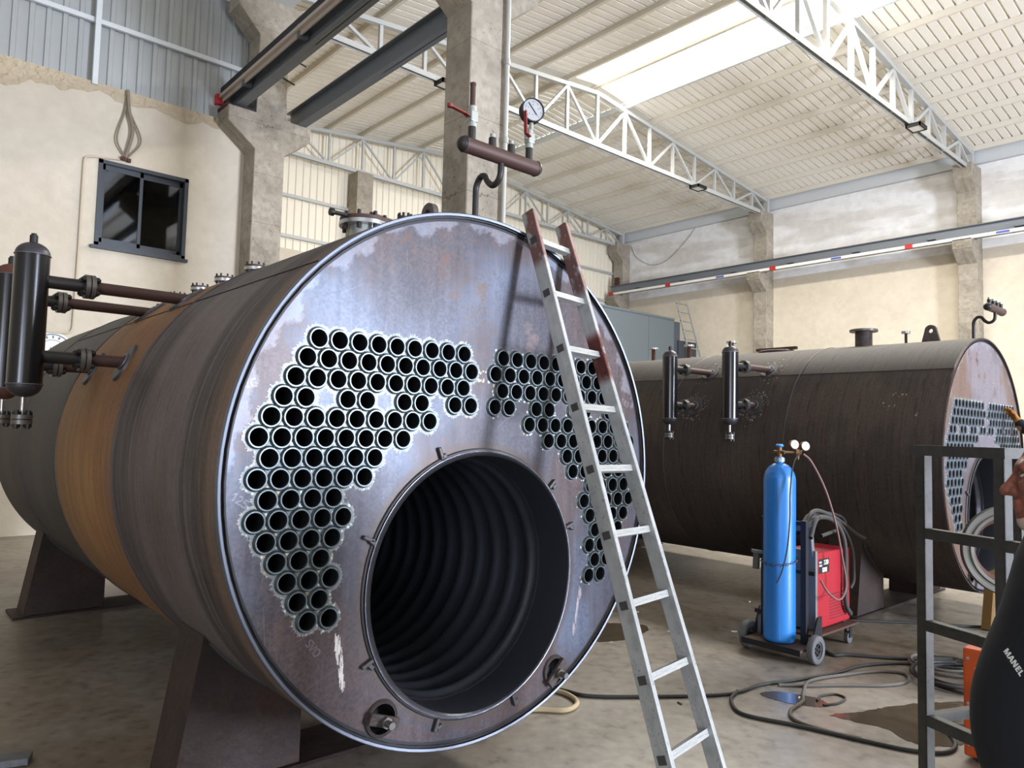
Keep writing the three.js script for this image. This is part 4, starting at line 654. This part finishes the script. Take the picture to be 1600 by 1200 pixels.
// ---------------------------------------------------------------- steel rack, orange machine, ring stand, trestle
{
  const a = V(3.533, 0, -1.228), b = V(3.405, 0, -0.91), d = b.clone().sub(a).normalize(), n = V(d.z, 0, -d.x);
  const o = thing('steel_rack', 'upright frame of bare steel angle bars in front of the second boiler', 'frame', a.toArray()), st = std(0x625f5b, 0.6, 0.3, { map: galvTex });
  const L = (p, q) => p.clone().addScaledVector(d, q);
  const post = (t) => { const c = d.clone().multiplyScalar(t); return [uvBox(bar(c, c.clone().setY(1.556), 0.005, 0.045, d)), uvBox(bar(c.clone().addScaledVector(d, 0.02).addScaledVector(n, 0.02), c.clone().addScaledVector(d, 0.02).addScaledVector(n, 0.02).setY(1.556), 0.045, 0.005, d))]; };
  mesh('post', post(-0.022), st, o); mesh('post', post(0.343), st, o);
  for (const t of [-0.022, 0.343]) mesh('post', uvBox(bar(d.clone().multiplyScalar(t).addScaledVector(n, 0.62), d.clone().multiplyScalar(t).addScaledVector(n, 0.62).setY(1.556), 0.045, 0.045, d)), st, o);
  for (const [y, e0, e1] of [[1.537, -0.08, 0.37], [1.173, 0, 0.5], [0.775, 0, 0.5], [0.371, 0, 0.5]]) mesh('cross_rail', [uvBox(bar(d.clone().multiplyScalar(e0).setY(y), d.clone().multiplyScalar(e1).setY(y), 0.006, 0.045)), uvBox(bar(d.clone().multiplyScalar(e0).setY(y + 0.02).addScaledVector(n, 0.02), d.clone().multiplyScalar(e1).setY(y + 0.02).addScaledVector(n, 0.02), 0.045, 0.005))], st, o);
  for (const y of [1.537, 0.371]) for (const t of [-0.022, 0.343]) mesh('side_rail', uvBox(bar(d.clone().multiplyScalar(t).setY(y), d.clone().multiplyScalar(t).setY(y).addScaledVector(n, 0.62), 0.04, 0.04)), st, o);
}
{
  const o = thing('welding_machine', 'orange machine cabinet with white warning print beside the man', 'welder', [4.22, 0, -1.3]);
  const or = phys(0xb94a14, 0.45, 0.05, { clearcoat: 0.2 });
  mesh('case', rbox(0.42, 0.53, 0.62, 0.012, [0.21, 0.285, 0.31]), or, o, 'orange sheet steel case');
  const print = canvasTex(256, 256, (g) => { g.fillStyle = '#b94a14'; g.fillRect(0, 0, 256, 256); g.strokeStyle = g.fillStyle = '#f3cfc0'; g.lineWidth = 6; g.beginPath(); g.moveTo(32, 12); g.lineTo(54, 50); g.lineTo(10, 50); g.closePath(); g.stroke(); g.fillRect(29, 24, 6, 16); for (const y of [74, 118, 160, 206]) { g.strokeRect(12, y, 38, 34); g.fillRect(22, y + 10, 18, 14); } for (let i = 0; i < 14; i++) g.fillRect(76, 16 + i * 17, 150 - (i * 37) % 60, 6); });
  mesh('warning_print', place(new THREE.PlaneGeometry(0.19, 0.19), [-0.0012, 0.4, 0.145], [0, -Math.PI / 2, 0]), std(0xffffff, 0.5, 0, { map: print }), o, 'white printed warning symbols');
  for (const y of [0.5, 0.28, 0.08]) mesh('screw', rod([-0.004, y, 0.025], [0.004, y, 0.025], 0.008, 8), S.bright, o);
  mesh('wheel_base', span(0.02, 0.4, 0, 0.03, 0.05, 0.58), M.black, o);
}
{
  const o = thing('ring_flange_stand', 'round steel flange ring propped on a dark post behind the rack', 'flange', [6.2, 0, -1.6]);
  const ax = V(-0.8, 0.06, 0.6), st = std(0x8b8880, 0.45, 0.5, { map: galvTex }), red = std(0x5a3a34, 0.55, 0.25);
  const c = [0, 0.81, 0];
  mesh('flange_ring', hlathe([[0.235, 0.0], [0.24, 0.03], [0.262, 0.034], [0.272, 0.026], [0.285, 0.026], [0.312, 0.03], [0.318, 0.022], [0.318, -0.012], [0.235, -0.012]], 64, c, ax), st, o, 'grey rounded flange ring');
  mesh('barrel', hlathe([[0.234, 0], [0.2, -0.06], [0.2, -0.2], [0.25, -0.2], [0.25, 0]], 56, c, ax), red, o, 'red-brown inner barrel');
  mesh('hinge_block', place(new RoundedBoxGeometry(0.07, 0.12, 0.06, 2, 0.006), vec(c).add(V(0.1, -0.26, 0.1)).toArray(), [0, 0.6, -0.5]), st, o);
  mesh('post', [span(-0.05, 0.05, 0, 0.5, -0.05, 0.05), span(-0.2, 0.2, 0, 0.015, -0.2, 0.2)], std(0x3e3430, 0.6, 0.3), o);
  mesh('white_wire', tube([[-0.02, 0.98, 0.16], [-0.12, 0.93, 0.1], [-0.16, 0.86, 0.08], [-0.12, 0.74, 0.1], [-0.03, 0.66, 0.14], [0.05, 0.72, 0.2]], 0.008, 50, 6), std(0xcfcabd, 0.6), o, 'loop of pale wire');
  mesh('black_grip', rod([0.0, 0.9, 0.17], [0.07, 0.86, 0.22], 0.035, 12), M.black, o);
}
{
  const o = thing('steel_trestle', 'ochre painted trestle leg under the mouth of the second boiler', 'trestle', [7.2, 0, -2.03]), y = std(0x6b4f22, 0.7, 0.1), rustT = std(0x5e4028, 0.8, 0.1);
  mesh('leg', bar([0, 0, 0], [0.2, 0.42, -0.02], 0.07, 0.07, [1, 0, 0]), y, o); mesh('leg', bar([0.62, 0, 0.02], [0.42, 0.42, -0.02], 0.07, 0.07, [1, 0, 0]), y, o);
  mesh('brace', bar([0.12, 0.2, 0], [0.52, 0.2, 0], 0.04, 0.05), rustT, o); mesh('top_rail', span(0.14, 0.48, 0.4, 0.45, -0.06, 0.06), y, o);
}

// ---------------------------------------------------------------- cables, hose, puddles and scraps on the floor
const flat = (pts, r) => pts.map(([x, z]) => [x, r, z]);
const cableM = std(0x2b2a29, 0.65), cableG = std(0x5b564f, 0.7);
const spiral = (cx, cz, r0, turns, n, ry = 0.75) => Array.from({ length: n }, (_, i) => { const a = i / n * turns * 6.283, r = r0 * (1 + 0.12 * Math.sin(a * 0.37 + 1)); return [cx + r * Math.cos(a) + 0.04 * Math.sin(a * 0.21), cz + ry * r * Math.sin(a) + 0.03 * Math.cos(a * 0.17)]; });
for (const [pts, r, m, l] of [
  [[[2.6, -3.5], [3.05, -3.35], [3.28, -3.22], [3.353, -3.03], [3.62, -2.81], [4.05, -2.53], [4.383, -2.49], [4.63, -2.4], [4.99, -2.3], [5.3, -2.26], [5.6, -2.1], [5.8, -1.8]], 0.011, cableM, 'black cable running across the floor from under the front boiler past the ladder'],
  [[[4.15, -2.52], [3.98, -2.46], [3.84, -2.3], [3.92, -2.05], [3.97, -1.88], [4.02, -1.7], [4.09, -1.5], [4.2, -1.38], [4.36, -1.38], [4.6, -1.5], [4.7, -1.4]], 0.011, cableM, 'black cable bending to the floor in front of the steel rack'],
  [[[4.03, -1.72], [3.98, -1.9], [3.99, -2.06], [4.1, -2.15], [4.3, -2.18], [4.45, -2.25], [4.7, -2.33], [5.0, -2.25], [5.28, -2.13], [5.36, -2.0], [5.2, -1.93], [5.0, -2.0], [4.8, -2.16], [4.6, -2.3], [4.46, -2.42]], 0.011, cableG, 'grey cable lying in a wide open loop on the floor'],
  [[[5.5, -2.65], [5.38, -2.5], [5.47, -2.44], [5.58, -2.3], [5.72, -2.14], [5.9, -2.0], [6.1, -1.75], [5.95, -1.5], [5.6, -1.55]], 0.013, cableM, 'thick black cable trailing from under the trolley'],
  [spiral(5.55, -1.72, 0.3, 4, 60), 0.011, cableM, 'heap of black cable coils beside the orange cabinet'],
  [spiral(5.75, -1.92, 0.22, 2, 30, 0.9), 0.011, cableG, 'smaller grey coil on the heap of cable'],
  [[[4.36, -2.08], [4.46, -2.04], [4.58, -2.05], [4.6, -2.12], [4.5, -2.16], [4.4, -2.14]], 0.007, cableM, 'small curl of thin wire by the puddle'],
  [[[6.2, -3.2], [6.8, -2.6], [7.4, -2.0], [8.4, -1.9], [9.5, -2.4]], 0.011, cableM, 'black cable lying under the mouth of the second boiler'],
]) { const g = tube(flat(pts, r), r, pts.length * 9, 7); if (pts.length >= 30) { const p = g.attributes.position; for (let i = 0; i < p.count; i++) p.setY(i, p.getY(i) + 0.02 * i / p.count * (pts.length > 40 ? 2.2 : 1)); } tag(mesh('floor_cable', g, m), l, 'cable'); }
tag(mesh('cream_hose', tube(flat([[2.3, -3.25], [2.7, -3.2], [2.95, -3.06], [3.07, -2.95], [3.2, -2.98], [3.26, -3.1], [3.24, -3.22], [3.1, -3.3], [2.7, -3.4]], 0.014), 0.014, 90, 9), std(0xb4a380, 0.65)), 'cream rubber hose curled on the floor under the front boiler', 'hose');
function puddle(name, label, pts, m, y = 0.003) {
  const n = 90, cv = new THREE.CatmullRomCurve3(pts.map(([x, z]) => V(x, 0, z)), true).getPoints(n), cx = pts.reduce((s, p) => s + p[0], 0) / pts.length, cz = pts.reduce((s, p) => s + p[1], 0) / pts.length;
  const out = cv.slice(0, n).map((p) => { const k = 1 + rr(-0.035, 0.035); return [cx + (p.x - cx) * k, -(cz + (p.z - cz) * k)]; });
  const g = extrude(out, y - 0.001); g.rotateX(-Math.PI / 2); g.translate(0, 0.0005, 0); return tag(mesh(name, uvBox(g), m), label, 'puddle');
}
puddle('water_puddle', 'large wet patch on the concrete behind the steel rack', [[4.25, -1.98], [4.45, -1.9], [4.6, -1.85], [4.9, -1.72], [5.15, -1.52], [5.0, -1.36], [4.7, -1.37], [4.4, -1.37], [4.22, -1.5], [4.3, -1.72]], M.wet);
puddle('water_puddle', 'small dark puddle between the cable loops', [[4.24, -2.42], [4.34, -2.4], [4.42, -2.28], [4.45, -2.14], [4.38, -2.06], [4.28, -2.14], [4.22, -2.3]], M.wet);
puddle('water_puddle', 'dark wet stain seen through the ladder beside the front boiler', [[4.2, -4.3], [4.55, -4.25], [4.8, -4.05], [4.95, -3.85], [4.75, -3.72], [4.45, -3.7], [4.15, -3.9]], M.wet);
const scrap = thing('steel_offcut', 'scratched dark steel flat bar lying on the floor at the picture edge', 'steel bar', [0.52, 0, -4.25]);
mesh('bar', uvBox(bar([-0.35, 0.02, 0.0], [0.16, 0.02, 0.2], 0.09, 0.03)), std(0xa0a0a8, 0.45, 0.5, { map: galvTex }), scrap);
for (let i = 0; i < 16; i++) { const x = rr(3.2, 7), z = rr(-5.5, -1.2), s = rr(0.02, 0.07); if (x > 4.7 && x < 6.2 && z < -2.3 && z > -3.2) continue; const sc = tag(mesh('metal_chip', rbox(s, 0.006, s * rr(0.2, 0.5), 0.002, [x, 0.004, z], [0, rr(0, 3), 0]), rnd() < 0.3 ? M.white : S.mill), 'tiny metal chip lying on the concrete floor', 'scrap', 'chips on the floor'); }
// ---------------------------------------------------------------- people
function fieldMesh(prims, lo, hi, res, k = 0.03) {      // tapered capsules {a,b,r,s} and ellipsoids {c,e} joined smoothly
  const mc = new MarchingCubes(res, new THREE.MeshStandardMaterial(), false, false, 200000), f = mc.field, half = res / 2;
  const P = prims.map((p) => (p.c ? { ...p, q: p.rot ? new THREE.Quaternion().setFromEuler(new THREE.Euler(...p.rot)).invert() : null } : { ...p, d: vec(p.b).sub(vec(p.a)), l2: vec(p.b).distanceToSquared(vec(p.a)) }));
  const t = V(0, 0, 0);
  for (let iz = 0; iz < res; iz++) for (let iy = 0; iy < res; iy++) for (let ix = 0; ix < res; ix++) {
    const x = lerp(lo[0], hi[0], ix / res), y = lerp(lo[1], hi[1], iy / res), z = lerp(lo[2], hi[2], iz / res); let d = 1e3;
    for (const p of P) {
      let e;
      if (p.c) { t.set(x - p.c[0], y - p.c[1], z - p.c[2]); if (p.q) t.applyQuaternion(p.q); const m = Math.hypot(t.x / p.e[0], t.y / p.e[1], t.z / p.e[2]), n = Math.hypot(t.x / p.e[0] ** 2, t.y / p.e[1] ** 2, t.z / p.e[2] ** 2); e = n > 1e-9 ? m * (m - 1) / n : -Math.min(...p.e); }
      else { const ax = x - p.a[0], ay = y - p.a[1], az = z - p.a[2], h = clamp((ax * p.d.x + ay * p.d.y + az * p.d.z) / p.l2, 0, 1); e = Math.hypot(ax - p.d.x * h, ay - p.d.y * h, az - p.d.z * h) - lerp(p.r, p.s ?? p.r, h); }
      const kk = p.k ?? k;
      if (p.cut) { const h = Math.max(kk - Math.abs(d + e), 0) / kk; d = Math.max(d, -e) + h * h * kk * 0.25; }
      else { const h = Math.max(kk - Math.abs(d - e), 0) / kk; d = Math.min(d, e) - h * h * kk * 0.25; }
    }
    f[ix + iy * res + iz * res * res] = -d;
  }
  mc.isolation = 0; mc.update();
  const n = mc.count, src = mc.positionArray, pos = new Float32Array(n * 3);
  for (let i = 0; i < n; i++) for (let c = 0; c < 3; c++) pos[i * 3 + c] = lerp(lo[c], hi[c], (src[i * 3 + c] + 1) / 2);
  let g = new THREE.BufferGeometry(); g.setAttribute('position', new THREE.BufferAttribute(pos, 3)); g = mergeVertices(g, 1e-5); g.computeVertexNormals();
  return g;
}
const skinTex = dataTex(1024, (i) => { let c = mixc([176, 116, 96], [202, 146, 122], nA[i]); c = mixc(c, [168, 92, 80], 0.4 * smooth(nB[i], 0.55, 0.8)); const g = (nFine[i] - 0.5) * 14; return [c[0] + g, c[1] + g, c[2] + g]; }, true, 0.3);
const skin = phys(0xb09a92, 0.5, 0, { map: skinTex, bumpMap: grey(1024, nC, 0, 255, 0.3), bumpScale: 0.0015 });
function headPrims(c) {          // facing +z
  const [x, y, z] = c, o = (a, b, d) => [x + a, y + b, z + d];
  return [
    { c: o(0, 0.03, -0.015), e: [0.074, 0.095, 0.098] }, { c: o(0, -0.03, 0.03), e: [0.058, 0.085, 0.062] },
    { a: o(-0.04, -0.075, 0.03), b: o(0.04, -0.075, 0.03), r: 0.028 }, { a: o(0, -0.095, 0.062), b: o(0, -0.088, 0.068), r: 0.022 },
    { a: o(0, 0.018, 0.086), b: o(0, -0.022, 0.112), r: 0.008, s: 0.0105, k: 0.014 }, { a: o(0, -0.026, 0.098), b: o(0, -0.03, 0.114), r: 0.0115, s: 0.0105, k: 0.01 }, { a: o(-0.014, -0.03, 0.095), b: o(0.014, -0.03, 0.095), r: 0.0085, k: 0.01 },
    { a: o(-0.038, 0.036, 0.076), b: o(0.038, 0.036, 0.076), r: 0.012, k: 0.02 },
    { a: o(-0.02, -0.056, 0.087), b: o(0.02, -0.056, 0.089), r: 0.0085, k: 0.008 }, { a: o(-0.017, -0.067, 0.086), b: o(0.017, -0.068, 0.087), r: 0.009, k: 0.008 },
    { c: o(-0.045, -0.012, 0.064), e: [0.02, 0.02, 0.02], k: 0.02 }, { c: o(0.045, -0.012, 0.064), e: [0.02, 0.02, 0.02], k: 0.02 },
    { c: o(-0.032, 0.017, 0.092), e: [0.016, 0.011, 0.012], cut: true, k: 0.015 }, { c: o(0.032, 0.017, 0.092), e: [0.016, 0.011, 0.012], cut: true, k: 0.015 },
    { c: o(0.076, -0.002, -0.012), e: [0.009, 0.034, 0.02], k: 0.008, rot: [0.2, 0.35, 0] }, { c: o(-0.076, -0.002, -0.012), e: [0.009, 0.034, 0.02], k: 0.008, rot: [0.2, -0.35, 0] },
    { a: o(0, -0.08, -0.02), b: o(0, -0.17, -0.035), r: 0.052, s: 0.058 },
  ];
}
// hand: wrist at w, pointing along dir, palm normal n; fingers slightly curled
function handPrims(w, dir, n, curl = 0.5, sc = 1) {
  const d = vec(dir).normalize(), N = vec(n).normalize(), s = N.clone().cross(d).normalize(), at = (a, b, c) => vec(w).addScaledVector(d, a * sc).addScaledVector(s, b * sc).addScaledVector(N, c * sc).toArray(), out = [{ a: at(0, -0.015, 0), b: at(0.075, -0.026, 0), r: 0.018 * sc, s: 0.017 * sc }, { a: at(0, 0.0, 0), b: at(0.08, 0, 0), r: 0.02 * sc, s: 0.017 * sc }, { a: at(0, 0.014, 0), b: at(0.075, 0.026, 0), r: 0.018 * sc, s: 0.016 * sc }];
  [[-0.031, 0.074, 0.058], [-0.0105, 0.08, 0.07], [0.0105, 0.078, 0.066], [0.031, 0.07, 0.05]].forEach(([b, a, l]) => { const c1 = curl * 0.5, c2 = curl * 1.3; const p0 = [a, b, 0], p1 = [a + l * 0.45 * Math.cos(c1), b * 1.05, l * 0.45 * Math.sin(c1)], p2 = [p1[0] + l * 0.55 * Math.cos(c2), b * 1.08, p1[2] + l * 0.55 * Math.sin(c2)]; out.push({ a: at(...p0), b: at(...p1), r: 0.0095 * sc, s: 0.0088 * sc, k: 0.004 }, { a: at(...p1), b: at(...p2), r: 0.0088 * sc, s: 0.0078 * sc, k: 0.004 }); });
  out.push({ a: at(0.018, -0.02, 0.004), b: at(0.05, -0.052, 0.014), r: 0.014 * sc, s: 0.011 * sc, k: 0.008 }, { a: at(0.05, -0.052, 0.014), b: at(0.08, -0.058, 0.026), r: 0.0105 * sc, s: 0.009 * sc, k: 0.004 });
  return out;
}
const bounds = (prims, pad) => { const lo = [1e3, 1e3, 1e3], hi = [-1e3, -1e3, -1e3]; for (const p of prims) for (const [q, r] of p.c ? [[p.c, Math.max(...p.e)]] : [[p.a, p.r], [p.b, p.s ?? p.r]]) for (let i = 0; i < 3; i++) { lo[i] = Math.min(lo[i], q[i] - r - pad); hi[i] = Math.max(hi[i], q[i] + r + pad); } return [lo, hi]; };
const solid = (prims, res, k) => fieldMesh(prims, ...bounds(prims, 0.03), res, k);
function person(label, pos, turn, H, arms, mats, belly, opts = {}) {
  const o = thing('person', label, 'person', pos, turn), h = H, hd = [0, h - 0.115, 0.02], sh = h - 0.3, hip = h * 0.5;
  const [aL, aR] = arms;           // each: shoulder, elbow, wrist, hand direction, palm normal
  const limbs = []; for (const a of arms) limbs.push({ a: a[0], b: a[1], r: 0.05, s: 0.041 }, { a: a[1], b: a[2], r: 0.041, s: 0.026 });
  const legs = []; for (const s of [-1, 1]) legs.push({ a: [s * 0.09, hip, -0.01], b: [s * 0.1, h * 0.27, 0.01], r: 0.08, s: 0.052 }, { a: [s * 0.1, h * 0.27, 0.01], b: [s * 0.105, 0.08, -0.03], r: 0.052, s: 0.036 });
  const torso = [{ a: [0, hip + 0.02, -0.01], b: [0, sh - 0.1, -0.01], r: 0.12, s: 0.12 }, { a: [-0.14, sh - 0.01, -0.01], b: [0.14, sh - 0.01, -0.01], r: 0.06 }];
  const parts = [fieldMesh([...torso, ...limbs, ...legs, { a: [0, sh, -0.015], b: [0, h - 0.2, 0.0], r: 0.058, s: 0.052 }], ...bounds([...torso, ...limbs, ...legs], 0.03), 90, 0.04), solid(headPrims(hd), 100, 0.03)];
  if (!opts.glove) for (const a of arms) parts.push(solid(handPrims(a[2], a[3], a[4], 0.5), 64, 0.012));
  mesh('body', uvBox(merge(parts)), mats.skin, o, 'weathered skin of face and arms');
  const bz = belly, shirt = [{ c: [0, sh - 0.17, 0.005], e: [0.19, 0.23, 0.115 + bz * 0.25] }, { c: [0, hip + 0.09, 0.01 + bz * 0.5], e: [0.185, 0.25, 0.12 + bz * 0.38] }, { c: [0, hip + 0.03, 0.005], e: [0.178, 0.14, 0.14] }, { a: [-0.16, sh - 0.005, -0.012], b: [0.16, sh - 0.005, -0.012], r: 0.066 }, { a: [0, sh + 0.01, -0.012], b: [0, sh + 0.05, -0.006], r: 0.078, s: 0.068 }];
  for (const a of arms) { const e = opts.longSleeve ? a[1] : vec(a[0]).lerp(vec(a[1]), 0.72).toArray(); shirt.push({ a: a[0], b: e, r: 0.072, s: 0.062 }); if (opts.longSleeve) shirt.push({ a: a[1], b: vec(a[1]).lerp(vec(a[2]), 0.9).toArray(), r: 0.06, s: 0.045 }); }
  mesh('shirt', solid(shirt, 96, 0.09), mats.shirt, o, opts.shirtLabel ?? 'dark shirt');
  const tr = [{ c: [0, hip - 0.01, 0.0], e: [0.17, 0.12, 0.135] }]; for (const s of [-1, 1]) tr.push({ a: [s * 0.085, hip - 0.04, 0], b: [s * 0.1, h * 0.27, 0.01], r: 0.098, s: 0.075 }, { a: [s * 0.1, h * 0.27, 0.01], b: [s * 0.105, 0.075, -0.02], r: 0.075, s: 0.06 });
  mesh('trousers', solid(tr, 80, 0.04), mats.trousers, o, 'dark work trousers');
  for (const s of [-1, 1]) mesh('shoe', solid([{ a: [s * 0.105, 0.045, -0.06], b: [s * 0.115, 0.035, 0.12], r: 0.045, s: 0.034 }, { a: [s * 0.105, 0.05, -0.05], b: [s * 0.105, 0.09, -0.04], r: 0.045, s: 0.048 }], 40, 0.02), M.black, o);
  const [x, y, z] = hd, hair = [{ c: [x, y + 0.043, z - 0.026], e: [0.081, 0.092, 0.098] }, { c: [x, y - 0.02, z - 0.07], e: [0.066, 0.06, 0.045] }, { c: [x, y + 0.0, z + 0.075], e: [0.07, 0.085, 0.06], cut: true, k: 0.01 }, { c: [x + 0.085, y - 0.03, z + 0.02], e: [0.03, 0.06, 0.07], cut: true, k: 0.01 }, { c: [x - 0.085, y - 0.03, z + 0.02], e: [0.03, 0.06, 0.07], cut: true, k: 0.01 }];
  mesh('hair', solid(hair, 70, 0.02), mats.hair, o, opts.hairLabel ?? 'short hair');
  for (const s of [-1, 1]) { const e = part('eye', o, [x + s * 0.032, y + 0.017, z + 0.076]); mesh('eyeball', new THREE.SphereGeometry(0.0098, 14, 10), std(0xb3a69c, 0.3), e); mesh('iris', place(new THREE.SphereGeometry(0.005, 10, 8), [0, 0, 0.0062]), std(0x33241a, 0.3), e); mesh('eyelid', place(new THREE.SphereGeometry(0.0112, 14, 8, 0, 6.283, 0, 1.35), [0, 0, -0.0005], [0.55, 0, 0]), mats.skin, e); mesh('eyebrow', place(new RoundedBoxGeometry(0.03, 0.0045, 0.006, 2, 0.002), [s * 0.002, 0.021, 0.008], [0, s * 0.25, -s * 0.12]), mats.hair, e); }
  if (opts.beard) mesh('beard', solid([{ a: [x - 0.05, y - 0.078, z + 0.034], b: [x, y - 0.1, z + 0.06], r: 0.0255 }, { a: [x + 0.05, y - 0.078, z + 0.034], b: [x, y - 0.1, z + 0.06], r: 0.0255 }, { a: [x + 0.058, y - 0.03, z + 0.012], b: [x + 0.05, y - 0.078, z + 0.03], r: 0.016, s: 0.025 }, { a: [x - 0.058, y - 0.03, z + 0.012], b: [x - 0.05, y - 0.078, z + 0.03], r: 0.016, s: 0.025 }], 60, 0.02), std(0xb9a596, 0.95), o, 'pale grey stubble beard');
  if (opts.glove) { const a = aL; mesh('glove', solid([...handPrims(a[2], a[3], a[4], 0.35, 1.1), { a: vec(a[2]).addScaledVector(vec(a[3]).normalize(), -0.07).toArray(), b: a[2], r: 0.046, s: 0.036 }], 64, 0.012), std(0x9a6428, 0.9), o, 'tan leather work glove'); mesh('glove', solid(handPrims(aR[2], aR[3], aR[4], 0.5, 1.1), 56, 0.012), std(0x9a6428, 0.9), o, 'tan leather work glove'); }
  return o;
}
{
  const H = 1.6, th = Math.atan2(-0.3, -0.954);
  const man = person('man in profile wearing a dark navy polo shirt at the picture edge', [2.256, 0, -0.452], th, H, [
    [[0.2, H - 0.31, -0.03], [0.25, H - 0.57, -0.12], [0.24, H - 0.79, -0.1], [0, -1, 0.2], [-1, 0, 0]],
    [[-0.2, H - 0.31, -0.03], [-0.25, H - 0.57, -0.12], [-0.24, H - 0.79, -0.1], [0, -1, 0.2], [1, 0, 0]]],
  { skin, shirt: std(0x12151d, 0.9), trousers: std(0x171a22, 0.9), hair: std(0x4b4743, 0.85) }, 0.1, { beard: true, hairLabel: 'short greying hair', shirtLabel: 'dark navy polo shirt' });
  const font = await new FontLoader().loadAsync('fonts/droid/droid_sans_bold.typeface.json');
  const tg = new TextGeometry('MANEL', { font, size: 0.0145, depth: 0.002, curveSegments: 3 }); tg.computeBoundingBox(); tg.center();
  const logo = mesh('logo_print', tg, std(0xe4e4e2, 0.8), man, 'small white lettering on the shirt');
  man.updateMatrixWorld(true);
  const shirtMesh = man.children.find((c) => c.name === 'shirt'), from = man.localToWorld(V(1, 1.06, 0.128)), hit = new THREE.Raycaster(from, man.localToWorld(V(0, 1.06, 0.128)).sub(from).normalize()).intersectObject(shirtMesh)[0];
  const lp = hit ? man.worldToLocal(hit.point.clone()) : V(0.1, 1.05, 0.12), ln = hit ? hit.face.normal : V(0.8, 0, 0.6);
  logo.rotation.order = 'YXZ'; logo.rotation.set(-Math.asin(clamp(ln.y, -1, 1)), Math.atan2(ln.x, ln.z), -0.7); logo.position.copy(lp.addScaledVector(ln, 0.001));
  const t2 = Math.atan2(-0.55, -0.83), h2 = 1.76;
  person('second worker mostly hidden, reaching a tan glove to the far boiler plate', [8.5, 0, -1.75], t2, h2, [
    [[0.2, h2 - 0.31, -0.02], [0.22, h2 - 0.18, 0.25], [0.095, 1.785, 0.397], [-0.37, 0.8, 0.41], [0.2, -0.4, 0.9]],
    [[-0.2, h2 - 0.31, -0.02], [-0.24, h2 - 0.57, -0.08], [-0.22, h2 - 0.8, 0.0], [0, -1, 0.25], [1, 0, 0]]],
  { skin, shirt: std(0x181c28, 0.9), trousers: std(0x20242c, 0.9), hair: std(0x2d2622, 0.85) }, 0.0, { glove: true, longSleeve: true, shirtLabel: 'dark long-sleeved work shirt' });
}
renderer.render(scene, camera);
